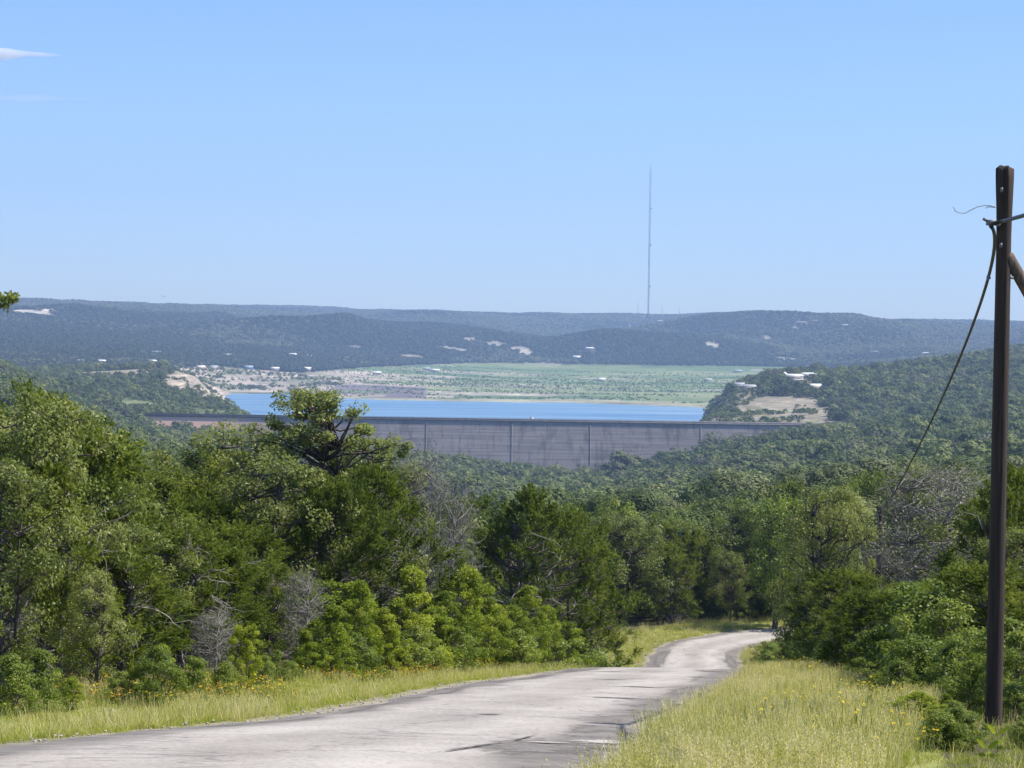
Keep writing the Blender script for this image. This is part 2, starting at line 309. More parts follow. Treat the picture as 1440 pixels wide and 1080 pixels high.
def road_mat():
    m,nt,out=newmat('old_chipseal'); uv=nd(nt,'ShaderNodeUVMap',uv_map='lane').outputs[0]
    sp=nd(nt,'ShaderNodeSeparateXYZ',{0:uv}); u,v=sp.outputs[0],sp.outputs[1]
    tc=nd(nt,'ShaderNodeTexCoord').outputs['Object']
    lng=nd(nt,'ShaderNodeMapping',{0:uv,3:(1.6,.22,1)}).outputs[0]
    n1=noise(nt,lng,1.0,6,.62,.3); n2=noise(nt,tc,14,6,.8); n3=noise(nt,tc,.5,4,.6); n4=noise(nt,nd(nt,'ShaderNodeMapping',{0:uv,3:(.6,2.2,1)}).outputs[0],1.1,6,.7,.6)
    base=mixc(nt,1.0,ramp(nt,n1,[(.3,(.32,.285,.245)),(.55,(.40,.36,.315)),(.8,(.45,.41,.36))]),ramp(nt,n2,[(.32,(.62,.62,.62)),(.5,(1,1,1)),(.68,(1.22,1.22,1.22))]),'MULTIPLY')
    base=mixc(nt,.6,base,ramp(nt,n3,[(.35,(.85,.85,.86)),(.65,(1.1,1.1,1.1))]),'MULTIPLY')
    # wheel tracks polished pale, centre and verges of the lane darker
    au=math_(nt,'ABSOLUTE',math_(nt,'ADD',u,math_(nt,'MULTIPLY',math_(nt,'SUBTRACT',n3,.5),.12)))
    base=mixc(nt,.8,base,ramp(nt,au,[(.0,(.86,.85,.84)),(.16,(.9,.9,.89)),(.32,(1.08,1.08,1.08)),(.46,(1.06,1.06,1.06)),(.62,(.92,.91,.9))]),'MULTIPLY')
    # worn dark band along the edges
    e=math_(nt,'ADD',math_(nt,'ABSOLUTE',u),math_(nt,'MULTIPLY',math_(nt,'SUBTRACT',n1,.5),.55))
    be=nd(nt,'ShaderNodeMapRange',{0:e,1:.60,2:.76,3:0,4:1}).outputs[0]
    rag=ramp(nt,n4,[(.40,(0,0,0)),(.62,(1,1,1))])
    dk=math_(nt,'MULTIPLY',be,math_(nt,'ADD',math_(nt,'MULTIPLY',rag,.4),.6))
    base=mixc(nt,math_(nt,'MULTIPLY',dk,.9),base,(.125,.112,.097))
    # tar patches and cracks
    pt=ramp(nt,noise(nt,nd(nt,'ShaderNodeMapping',{0:uv,3:(1.0,1.1,1)}).outputs[0],.8,7,.72,.5),[(.63,(0,0,0)),(.69,(1,1,1))])
    base=mixc(nt,math_(nt,'MULTIPLY',pt,.55),base,(.12,.11,.10))
    vo=nd(nt,'ShaderNodeTexVoronoi',{'Vector':nd(nt,'ShaderNodeVectorMath',{0:nd(nt,'ShaderNodeMapping',{0:uv,3:(2.2,.55,1)}).outputs[0],1:nd(nt,'ShaderNodeTexNoise',{'Vector':uv,'Scale':2.5,'Detail':4}).outputs[1]},operation='ADD').outputs[0],'Scale':.55},feature='DISTANCE_TO_EDGE').outputs[0]
    ck=nd(nt,'ShaderNodeMapRange',{0:vo,1:.006,2:.02,3:.6,4:0}).outputs[0]
    base=mixc(nt,math_(nt,'MULTIPLY',ck,math_(nt,'ADD',math_(nt,'MULTIPLY',rag,.6),.4)),base,(.08,.072,.066))
    # outermost limestone crumbs
    ou=nd(nt,'ShaderNodeMapRange',{0:math_(nt,'ADD',math_(nt,'ABSOLUTE',u),math_(nt,'MULTIPLY',math_(nt,'SUBTRACT',n4,.5),.15)),1:.95,2:.99,3:0,4:.8}).outputs[0]
    base=mixc(nt,ou,base,(.42,.38,.33))
    b=nd(nt,'ShaderNodeBsdfPrincipled',{'Base Color':base,'Roughness':.9,'Specular IOR Level':.2})
    nt.links.new(nd(nt,'ShaderNodeBump',{'Strength':.4,'Distance':.012,'Height':math_(nt,'ADD',n2,math_(nt,'MULTIPLY',ck,-1.5))}).outputs[0],b.inputs['Normal'])
    nt.links.new(b.outputs[0],out.inputs[0]); return m
M['road']=road_mat()
def water_mat():
    m,nt,out=newmat('lake_water'); tc=nd(nt,'ShaderNodeTexCoord').outputs['Object']
    n=noise(nt,nd(nt,'ShaderNodeMapping',{0:tc,3:(.02,.10,1)}).outputs[0],1,5,.6)
    n2=noise(nt,nd(nt,'ShaderNodeMapping',{0:tc,3:(.003,.03,1)}).outputs[0],1,4,.6)
    cc=ramp(nt,n2,[(.38,(.065,.16,.265)),(.5,(.11,.22,.32)),(.62,(.23,.33,.40))])
    b=nd(nt,'ShaderNodeBsdfPrincipled',{'Base Color':cc,'Roughness':.3,'IOR':1.33})
    nt.links.new(nd(nt,'ShaderNodeBump',{'Strength':1.0,'Distance':2.2,'Height':n}).outputs[0],b.inputs['Normal'])
    nt.links.new(b.outputs[0],out.inputs[0]); return m
M['water']=water_mat()
def dam_mat():
    m,nt,out=newmat('stained_dam_concrete'); tc=nd(nt,'ShaderNodeTexCoord').outputs['Object']
    sp=nd(nt,'ShaderNodeSeparateXYZ',{0:tc}); 
    base=ramp(nt,noise(nt,nd(nt,'ShaderNodeMapping',{0:tc,3:(.02,.02,.5)}).outputs[0],1,6,.65),[(.3,(.20,.172,.158)),(.5,(.285,.248,.225)),(.72,(.37,.32,.285))])
    st=ramp(nt,noise(nt,nd(nt,'ShaderNodeMapping',{0:tc,3:(.16,.16,.006)}).outputs[0],1,5,.7),[(.5,(1,1,1)),(.6,(.68,.67,.68)),(.72,(.48,.47,.49))])
    wh=ramp(nt,noise(nt,nd(nt,'ShaderNodeMapping',{0:tc,3:(.22,.22,.012),1:(7,3,1)}).outputs[0],1,4,.7),[(.60,(0,0,0)),(.70,(1,1,1))])
    cc=mixc(nt,.9,base,st,'MULTIPLY'); cc=mixc(nt,math_(nt,'MULTIPLY',wh,.35),cc,(.42,.39,.36))
    # horizontal lift lines
    wv=nd(nt,'ShaderNodeTexWave',{'Vector':tc,'Scale':.13,'Distortion':1.2,'Detail':2},bands_direction='Z').outputs[1]
    cc=mixc(nt,.5,cc,ramp(nt,wv,[(.0,(.72,.72,.72)),(.2,(1,1,1)),(1,(1.08,1.08,1.08))]),'MULTIPLY')
    wm=nd(nt,'ShaderNodeMapRange',{0:math_(nt,'ADD',sp.outputs[0],math_(nt,'MULTIPLY',noise(nt,tc,.03,3),40)),1:-200,2:-150,3:1,4:0}).outputs[0]
    cc=mixc(nt,math_(nt,'MULTIPLY',wm,.9),cc,(.85,.52,.38))      # reddish rubble of the low left end
    b=nd(nt,'ShaderNodeBsdfPrincipled',{'Base Color':cc,'Roughness':.9,'Specular IOR Level':.15})
    nt.links.new(b.outputs[0],out.inputs[0]); return m
M['dam']=dam_mat(); M['parapet']=pbr('dam_parapet',(.16,.15,.15),.9,.2,.3,.3)
# ------------------------------------------------------------------ land cover and clearings
CLEAR=[]       # x, y, half width, half depth, colour or None
def clearing(px,py,wpx,depth,col,lo=1000,lift=0,px_off=0):
    x,y,z=hit(px,py,lo,lift=lift); CLEAR.append((x,y,max(4,wpx/2/F*y),depth,col)); return x,y,z
LIME=(.42,.36,.29); TAN=(.3,.26,.18); PLAIN=(.155,.20,.075)
def cover(x,y,z):
    n=len(x); c_=np.tile(np.array([.085,.078,.042]),(n,1)); px=720+F*x/np.maximum(y,20)
    wood=np.ones(n,bool)
    nz=fbm(x/60,y/90,31,4)
    def put(mask,col,var=0,w_=False):
        c_[mask]=np.array(col); wood[mask]=w_
    rd=road_dist(x,y)
    verge=(y<205)&(rd<4.5)
    put(verge,(.24,.25,.075))
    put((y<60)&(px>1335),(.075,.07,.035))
    put((y<205)&(rd<.35+.5*vnoise(x*1.3,y*.7,5)),(.27,.24,.18))
    low=(y>1900)&(z<-95.5)
    flat=(y>2600)&(y<4700)&(z<-86)&(px>430)&(px<1180)
    pn=fbm(x/420,y/140,41,5)
    put(flat,PLAIN)
    c_[flat&(pn>.10)]=(.20,.225,.105); c_[flat&(pn<-.12)]=(.105,.16,.065)
    p2=fbm(x/300,y/70,47,5)
    c_[flat&(p2>.30)]=(.36,.33,.25)
    wl=flat&(px<640)&(y>2790)&(y<3700)&(fbm(x/160,y/60,51,4)+ (600-px)/500>.04)
    c_[wl]=(.42,.37,.29)
    gr=flat&(px<600)&(y<3080)&(z>-99.7)
    c_[gr&(fbm(x/200,y/25,53,4)>-.15)]=(.155,.135,.125)
    shore=(y>2600)&(z<-99.9)&(px>430); put(shore,(.30,.29,.19))
    bank=(px<345)&(px>232)&(y>2110)&(y<3000)&(z<-58+5*nz); put(bank,LIME)
    st=(np.sin(z*1.9+nz*3)>.25)&bank; c_[st]=(.33,.28,.215)
    c_[bank&(nz>.25)]=(.20,.20,.11)
    beach=(px>=250)&(px<=470)&(y>2880)&(y<3420)&(z<-78); put(beach,LIME)
    c_[beach&(fbm(x/90,y/50,61,4)>.15)]=(.23,.215,.14); c_[beach&(fbm(x/60,y/30,66,4)>.2)]=(.12,.14,.06)
    beach2=(px>115)&(px<260)&(y>2240)&(y<2420)&(z<-46)&(nz>-.3); put(beach2,(.30,.27,.18))
    scrub=(px<400)&(px>165)&(y>1722)&(y<1930)&(z<-69); put(scrub,(.15,.165,.075)); c_[scrub&(nz>.1)]=(.10,.125,.05)
    rb=(px>945)&(px<1172)&(y>1725)&(y<2040+np.clip(1075-px,0,90)*2.2)&(z<np.where(px<1062,-60,-65.5))&(px+nz*60<1165); put(rb,(.275,.24,.17))
    c_[rb&(fbm(x/40,y/60,71,4)>.1)]=(.20,.19,.10); c_[rb&(np.sin(z*2.6+nz*4)>.6)]=(.36,.32,.25)
    put((y>1674)&(y<1735)&(px>205)&(px<1195),(.12,.12,.07))
    for (cx,cy,hw,hd,col) in CLEAR:
        m=((x-cx)/hw)**2+((y-cy)/hd)**2<1+.5*fbm(x/20,y/20,81,2)
        if col is not None: c_[m]=np.array(col)
        wood[m]=False
    wood&=~((z<-99.5)&(y>1690))
    return c_,wood
# far houses: (px, py of the base, width m, style, label)
HS=[
(1094,530,17,'w','low white-roofed house, leftmost of the cluster on top of the lake headland'),
(1117,533,16,'w','white-roofed house in the middle of the headland cluster above the dam'),
(1141,531,19,'w','widest white-roofed house, rightmost in the cluster topping the headland'),
(1122,539,10,'c','small cream house just below the middle of the headland cluster'),
(1146,547,13,'w','pale house standing lower on the slope under the headland cluster'),
(1041,545,11,'g','grey-roofed house at the left tip of the wooded headland'),
(1054,548,12,'g','grey-roofed house second from the left tip of the wooded headland'),
(1302,581,12,'w','white house among trees on the right slope beside the leaning cable'),
(1303,535,11,'c','cream house high on the right slope left of the utility pole'),
(1318,541,12,'b','brown house on the right slope, nearest the utility pole'),
(1230,497,22,'g','long grey-roofed house at the foot of the right ridge, left one of a spaced pair'),
(1303,499,26,'w','bright white-roofed house at the foot of the right ridge left of the cable'),
(1364,499,24,'w','white-roofed house at the foot of the right ridge between cable and pole'),
(1127,455,38,'c','long cream building on the crest of the far right ridge'),
(1144,453,24,'b','brown building beside the long cream building on the far right ridge'),
(1336,455,22,'w','tall white block on the far right ridge next to the cable'),
(1189,459,40,'g','long grey building just under the far right ridge line'),
(1038,524,22,'g','grey lakeside building where the green plain meets the right trees'),
(996,536,24,'c','pale shed alone on the right part of the green plain'),
(846,536,18,'w','white shed alone in the middle of the green plain'),
(530,527,18,'w','white-roofed house at the left edge of the green plain'),
(612,523,14,'w','small white house at the tree line behind the green plain'),
(829,492,24,'w','white house on the left flank of the wooded knoll'),
(811,504,16,'w','small white house at the left foot of the wooded knoll'),
(345,441,24,'c','cream building on the far left ridge, larger of the two there'),
(333,441,12,'w','tiny white building on the far left ridge beside the cream one'),
(113,511,12,'w','small white house among left hillside trees, farthest left of three in a line'),
(143,511,17,'w','white-roofed house among left hillside trees, middle of three in a line'),
(214,511,20,'w','bright white house with pitched roof on the left hillside above the shore wood'),
(283,519,14,'w','white house just above the left pale limestone cliff'),
(301,519,14,'g','grey-roofed house above the left pale beach next to the white one'),
(350,519,24,'u','blue house above the pale beach left of the lake'),
(321,502,14,'w','white house below the pale hillside quarry clearing'),
(262,484,18,'w','white house high on the left hillside left of the quarry clearing'),
(247,480,11,'c','small cream house high on the left hillside, uphill of a white one'),
(220,498,14,'g','grey-roofed house on the left hillside uphill of the bright white house'),
(412,501,26,'w','white-roofed house on the hillside right of the quarry clearing'),
(434,503,16,'c','cream house on the hillside, right neighbour of a white-roofed one'),
(387,521,14,'w','white house at the tree line behind the pale beach'),
(432,521,16,'w','white house at the tree line above the pale beach right end'),
(905,446,40,'c','low pale building at the foot of the tall mast'),
(930,453,34,'w','white building on the slope right of the tall mast'),
(600,521,12,'g','grey shed at the tree line behind the green plain'),
]
HPOS=[]
for (px,py,wd,sty,lb) in HS:
    x,y,z=hit(px,py,1200)
    HPOS.append((x,y)); hd_=1000<px<1160 and y<2600; CLEAR.append((x,y-(20 if hd_ else 9+y*.001),wd*(.6 if hd_ else .4)+4,26 if hd_ else 13+y*.002,None))
PALE=(.52,.47,.40)
clearing(35,440,105,70,PALE,4000); clearing(70,437,20,30,PALE,4000); clearing(325,489,46,70,(.46,.41,.33),3000); clearing(310,483,22,35,PALE,3000); clearing(345,491,26,35,PALE,3000)
clearing(885,459,7,110,(.75,.68,.5),5000); clearing(660,478,20,40,PALE,4500); clearing(700,484,34,40,(.36,.33,.28),4500); clearing(730,490,30,40,(.36,.33,.28),4500)
clearing(580,503,34,70,(.40,.37,.27),3500); clearing(610,507,30,40,(.40,.37,.27),3500); clearing(640,492,60,25,(.30,.29,.22),3500); clearing(500,489,30,30,(.3,.3,.24),3500)
clearing(1110,506,40,60,(.36,.34,.28),3500); clearing(1000,486,20,40,(.4,.37,.32),3500); clearing(1078,476,14,50,(.42,.39,.34),4000); clearing(1120,463,10,50,(.35,.33,.3),4000)
clearing(180,532,70,26,(.36,.33,.22),2000); clearing(80,500,16,40,(.3,.28,.2),2500); clearing(740,496,20,40,PALE,4000)
# ------------------------------------------------------------------ ground sheet
def ground():
    yy=np.exp(np.linspace(math.log(25),math.log(9230),540))-40
    t=np.sort(np.concatenate([np.linspace(-.26,.26,321),np.linspace(-.62,-.265,22),np.linspace(.265,.62,22)]))
    X=(yy[:,None]+40)*t[None]*1.0; Y=np.broadcast_to(yy[:,None],X.shape)
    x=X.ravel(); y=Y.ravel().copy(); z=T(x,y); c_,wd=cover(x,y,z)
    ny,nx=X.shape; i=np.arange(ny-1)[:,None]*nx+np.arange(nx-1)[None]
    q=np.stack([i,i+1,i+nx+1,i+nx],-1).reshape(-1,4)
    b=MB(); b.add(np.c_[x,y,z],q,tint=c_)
    return b.build('ground',M['ground'],smooth=True,label='wooded hill country ground falling from the road to a lake valley',cat='ground',kind='structure')
ground()
# road strip following the ground
def road():
    n=len(RLp); k=15; us=np.linspace(-1,1,k)
    L=RLp.copy(); R=RRp.copy(); s=np.r_[0,np.cumsum(np.hypot(*np.diff(RCp,axis=0).T))]
    dirv=(R-L)/np.linalg.norm(R-L,axis=1)[:,None]
    L=L-dirv*(.35*fbm(s*.8,s*0,91,4)+.12)[:,None]; R=R+dirv*(.35*fbm(s*.8,s*0+9,93,4)+.12)[:,None]
    P=L[:,None]+(R-L)[:,None]*((us[None,:,None]+1)/2)
    x=P[...,0].ravel(); y=P[...,1].ravel(); z=T(x,y)+.045+.05*np.tile(1-us**2,n)
    z+=np.tile(np.where(np.abs(us)>.99,-.06,0),n)
    i=np.arange(n-1)[:,None]*k+np.arange(k-1)[None]; q=np.stack([i,i+1,i+k+1,i+k],-1).reshape(-1,4)
    b=MB(); b.add(np.c_[x,y,z],q); me=b.mesh('road',M['road'],True)
    uv=me.uv_layers.new(name='lane'); li=np.zeros(len(me.loops),int); me.loops.foreach_get('vertex_index',li)
    U=np.c_[np.tile(us,n),np.repeat(s,k)]; uv.data.foreach_set('uv',U[li].astype(np.float32).ravel())
    o=bpy.data.objects.new('road',me); COL.objects.link(o); tag(o,'pale worn country road running downhill and bending right','road',kind='structure')
road()
# tar repairs, worn patches and crumbled spots lying on the road
def mat_patch(nm,a,b_):
    m,nt,out=newmat(nm); tc=nd(nt,'ShaderNodeTexCoord').outputs['Object']
    cc=ramp(nt,noise(nt,tc,9,6,.8),[(.35,a),(.62,b_)]); b=nd(nt,'ShaderNodeBsdfPrincipled',{'Base Color':cc,'Roughness':.9,'Specular IOR Level':.2})
    q=nd(nt,'ShaderNodeAttribute',attribute_name='tint').outputs['Fac']; f=math_(nt,'ADD',q,math_(nt,'MULTIPLY',math_(nt,'SUBTRACT',noise(nt,tc,3.2,7,.75),.5),1.9))
    al=ramp(nt,f,[(.35,(.95,.95,.95)),(.62,(.45,.45,.45)),(.9,(0,0,0))]); tr=nd(nt,'ShaderNodeBsdfTransparent')
    mx=nd(nt,'ShaderNodeMixShader',{0:al,1:tr.outputs[0],2:b.outputs[0]}); nt.links.new(mx.outputs[0],out.inputs[0]); return m
M['patch']=mat_patch('worn_asphalt',(.13,.117,.102),(.25,.225,.195)); M['tar']=mat_patch('tar_seam',(.05,.046,.043),(.11,.10,.09)); M['crumb']=mat_patch('limestone_base',(.30,.27,.23),(.55,.51,.45))
_s=np.r_[0,np.cumsum(np.hypot(*np.diff(RCp,axis=0).T))]
def on_road(y0,u):
    i=np.interp(y0,RCp[:,1],np.arange(len(RCp))) if np.ndim(y0)==0 else np.interp(y0,RCp[:,1],np.arange(len(RCp)))
    L=np.stack([np.interp(i,np.arange(len(RLp)),RLp[:,k]) for k in (0,1)],-1); R=np.stack([np.interp(i,np.arange(len(RLp)),RRp[:,k]) for k in (0,1)],-1)
    return L+(R-L)*((np.asarray(u)+1)/2)[...,None]
def patch(y0,u0,hl,hu,mat,seed,nm,lift=.006,skew=0):
    n=72; a=np.linspace(0,2*PI,n,endpoint=False); rings=7
    rr=1+.55*fbm(np.cos(a)*2.2+seed*7,np.sin(a)*2.2+seed,seed,4)+.25*fbm(np.cos(a)*9+seed,np.sin(a)*9,seed+5,2)
    V=[];
    for k in range(rings+1):
        q=k/rings; yy=y0+hl*np.sin(a)*rr*q; uu=np.clip(u0+hu*np.cos(a)*rr*q+skew*(yy-y0),-1.02,1.02)
        xy=on_road(yy,uu); V.append(np.c_[xy,T(xy[:,0],xy[:,1])+.045+.05*(1-uu**2)+lift])
    V=np.array(V).reshape(-1,3); i=np.arange(rings)[:,None]*n; j=np.arange(n)[None]; j2=(j+1)%n
    b=MB(); b.add(V,np.stack([i+j,i+j2,i+n+j2,i+n+j],-1).reshape(-1,4),tint=np.repeat(np.linspace(0,1,rings+1),n)); b.build(nm,M[mat],kind='structure',label='worn dark repair patch on the old road' if mat!='crumb' else 'pale crumbled limestone spot at the road edge',cat='road patch')
for k,(y0,u0,hl,hu,mt,sk_) in enumerate([(24.2,.70,1.5,.30,'patch',0),(28.5,.84,2.6,.16,'patch',0),(35,.86,3.2,.13,'patch',0),(43,.84,3.5,.15,'patch',0),(52,.80,2.4,.16,'patch',0),(61,.72,1.2,.25,'patch',0),(31,-.86,4,.13,'patch',0),(40,-.84,4,.13,'patch',0),(50,-.80,4.5,.15,'patch',0),(60,-.74,3.5,.2,'patch',0),(66.5,-.3,.9,.28,'patch',0),(57,-.35,.5,.3,'patch',0),(49,.05,.35,.22,'patch',0),(44,.45,.3,.3,'tar',0),(38,.5,.25,.25,'patch',0),(31,.1,.18,.12,'patch',0),(142,-.75,6,.16,'patch',0),(141,.8,4,.15,'patch',0)]): patch(y0,u0,hl,hu,mt,k+1,'road_patch',lift=.004+.0004*k)
patch(23.6,.52,1.2,.013,'tar',31,'tar_seam',.014,.06); patch(25.6,.62,.9,.011,'tar',32,'tar_seam',.015,.02)
patch(25.4,.90,.45,.12,'crumb',41,'crumbled_edge',.016); patch(24.9,.72,.18,.09,'crumb',43,'crumbled_edge',.017)
# lake
b=MB(); wx=[(300-720)/F*3050,(1060-720)/F*3050]; xs=np.linspace(wx[0]-60,wx[1]+40,40); ys=np.linspace(1702,3060,40)
g=np.stack(np.meshgrid(xs,ys),-1).reshape(-1,2); i=np.arange(39)[:,None]*40+np.arange(39)[None]
b.add(np.c_[g,np.full(len(g),-101.)],np.stack([i,i+1,i+41,i+40],-1).reshape(-1,4))
b.build('water',M['water'],label='low blue lake behind the dam',cat='lake',kind='structure')
# ------------------------------------------------------------------ dam
def dam():
    Y=1690.; xa=at(204,583,Y)[0]; xb=at(1200,597,Y)[0]; zc=-76.2
    root=empty('dam',((xa+xb)/2,Y,zc),label='long grey concrete dam with dark vertical stains across the valley',cat='dam')
    ox,oy,oz=root.location
    n=160; xs=np.linspace(xa,xb,n)-ox; zt=np.linspace(0,-56,15)
    yf=-2.0+0.02*zt-np.where(zt<-6,.0,0)
    yf=-2.2+.30*np.minimum(zt+.3,0)        # battered downstream face
    V=[];
    for z_,y_ in zip(zt,yf): V.append(np.c_[xs,np.full(n,y_),np.full(n,z_-1.2)])
    V.append(np.c_[xs,np.full(n,3.),np.full(n,-57.)]); V.append(np.c_[xs,np.full(n,3.),np.full(n,-1.2)]); V.append(np.c_[xs,np.full(n,-2.2),np.full(n,-1.2)])
    V=np.array(V); m=len(V); i=np.arange(m-1)[:,None]*n+np.arange(n-1)[None]
    b=MB(); b.add(V.reshape(-1,3),np.stack([i,i+n,i+n+1,i+1],-1).reshape(-1,4)); b.build('face',M['dam'],root)
    b=MB(); b.box((0,.4,-.55),(xb-xa,6.6,1.3)); b.box((0,-2.75,.55),(xb-xa,.5,.9)); b.box((0,3.45,.55),(xb-xa,.5,.9)); b.build('crest',M['parapet'],root)
    # vertical pilasters / joints
    for px in (600,830,985,420,720):
        x=at(px,600,Y)[0]-ox; b=MB(); z0,z1=-1.3,-48
        wd=.35
        y0=-2.2-.03; y1=-2.2+.30*z1-.03
        v=[(x-wd,y0,z0),(x+wd,y0,z0),(x+wd,y0-.9,-3.3),(x-wd,y0-.9,-3.3),(x-wd,y1,z1),(x+wd,y1,z1)]
        v+=[(a_,c_+2,d_) for a_,c_,d_ in v]
        b.add(v,[(0,3,2,1),(3,4,5,2),(0,6,9,3),(3,9,10,4),(1,2,8,7),(2,5,11,8),(0,1,7,6)]); b.build('pilaster',M['dam'],root)
dam()
# small hoist house on the crest, seen as a pale dot
x=at(748,592,1692)[0]; r=empty('gatehouse',(x,1691,-76.1),label='tiny white hoist on the dam crest in front of the blue lake',cat='hoist')
b=MB(); b.box((0,0,1.1),(3.0,2.2,2.2)); b.build('wall',M['white'],r); b=MB(); b.box((0,0,2.35),(3.6,2.8,.3)); b.tube([(1.2,0,2.5),(1.2,0,4.6)],.15); b.build('roof',M['tin'],r)
# ------------------------------------------------------------------ far houses
SW={'w':('white','cream'),'c':('cream','cream'),'g':('tin','cream'),'b':('brown','brown'),'u':('tin','blue')}
def gable(b,w_,d,h,z0,ov=.6):
    x,y=w_/2+ov,d/2+ov; v=[(-x,-y,z0),(x,-y,z0),(x,y,z0),(-x,y,z0),(-x+w_*.12,0,z0+h),(x-w_*.12,0,z0+h),(-x,-y,z0-.35),(x,-y,z0-.35),(x,y,z0-.35),(-x,y,z0-.35)]
    b.add(v,[(0,1,5,4),(2,3,4,5),(6,7,1,0),(7,8,2,1),(8,9,3,2),(9,6,0,3),(9,8,7,6)],[(1,2,5),(3,0,4)])
for (px,py,wd,sty,lb),(x,y) in zip(HS,HPOS):
    z=T1(x,y); wd=wd if 1000<px<1160 and y<2600 else min(wd,(15 if 'long' in lb else 11)*y/F); dp=min(12,wd*.7); h=2.8 if y<3000 else 3.4
    r=empty('house',(x,y,z-.6),random.uniform(-.35,.35),label=lb,cat='house',group='far houses in the hills')
    rm,wm=SW[sty]; b=MB(); b.box((0,0,h/2+.3),(wd,dp,h+.6)); b.build('wall',M[wm],r)
    b=MB(); gable(b,wd,dp,1.7 if sty!='c' else 1.1,h+.95); b.build('roof',M[rm],r)
    if y<3000:
        for k in range(3):
            b=MB(); b.box(((k-1)*wd*.3,-dp/2-.03,h*.55),(1.6,.12,1.4)); b.build('window',M['glass'],r)
x,y,z=at(361,538,3010); r=empty('floating_dock',(x,y,T1(x,y)+.2),label='dark stranded floating dock on the pale beach left of the lake',cat='dock')
b=MB(); b.box((0,0,.4),(30,11,.8)); b.build('deck',M['dark'],r); b=MB(); b.box((0,0,4.3),(26,9,.4)); b.build('roof',M['tin'],r)
for sx in (-12,0,12):
    for sy in (-4,4): b=MB(); b.tube([(sx,sy,.8),(sx,sy,4.2)],.2); b.build('post',M['dark'],r)
# ------------------------------------------------------------------ masts
def mast(px,pyt,pyb,Y,wd,lb,rings=()):
    a=at(px,pyb,Y); z0=T1(a[0],Y); h=at(px,pyt,Y)[2]-z0
    r=empty('radio_mast',(a[0],Y,z0),label=lb,cat='radio mast',group='radio masts on the far ridge')
    c3=[(wd*math.cos(k*2*PI/3+.5),wd*math.sin(k*2*PI/3+.5)) for k in range(3)]
    for k in range(3):
        b=MB(); b.tube([(c3[k][0],c3[k][1],0),(c3[k][0],c3[k][1],h*.96)],wd*.22,5); b.build('leg',M['mast'],r)
    b=MB(); st=wd*3; n=int(h*.96/st)
    for j in range(n):
        for k in range(3):
            p,q=c3[k],c3[(k+1)%3]; b.tube([(*p,j*st),(*q,(j+1)*st)],wd*.09,3); b.tube([(*p,j*st),(*q,j*st)],wd*.09,3)
    b.build('lattice',M['mast'],r)
    b=MB(); b.tube([(0,0,h*.95),(0,0,h)],wd*.3,6); b.build('antenna',M['mast'],r)
    for f in rings:
        b=MB(); b.box((wd*1.6,0,h*f),(wd*2.2,wd*1.2,wd*1.8)); b.build('platform',M['mast'],r)
mast(911.5,230,446,6900,2.4,'very tall thin radio mast rising high into the sky above the ridge',(.73,.51,.26))
mast(897,425,446,7000,1.0,'short radio mast just left of the very tall mast')
mast(931,429,447,7000,1.0,'short radio mast just right of the very tall mast')
mast(955,432,447,7000,1.0,'shortest radio mast, farthest right on the ridge')
# bird
a=at(230,417,600); r=empty('bird',a,.6,label='tiny dark bird in the sky just above the left ridge',cat='bird')
b=MB(); b.tube([(0,-.3,0),(0,-.12,.02),(0,.1,.02),(0,.3,0)],[.02,.09,.08,.02],6); b.build('body',M['dark'],r)
for s_ in (-1,1):
    b=MB(); b.add([(0,.14,.05),(0,-.12,.05),(s_*.5,-.1,.22),(s_*.5,.12,.25),(s_*1.0,-.16,.12)],[(0,1,2,3)] if s_>0 else [(3,2,1,0)],[(3,2,4)]); b.build('wing',M['dark'],r)
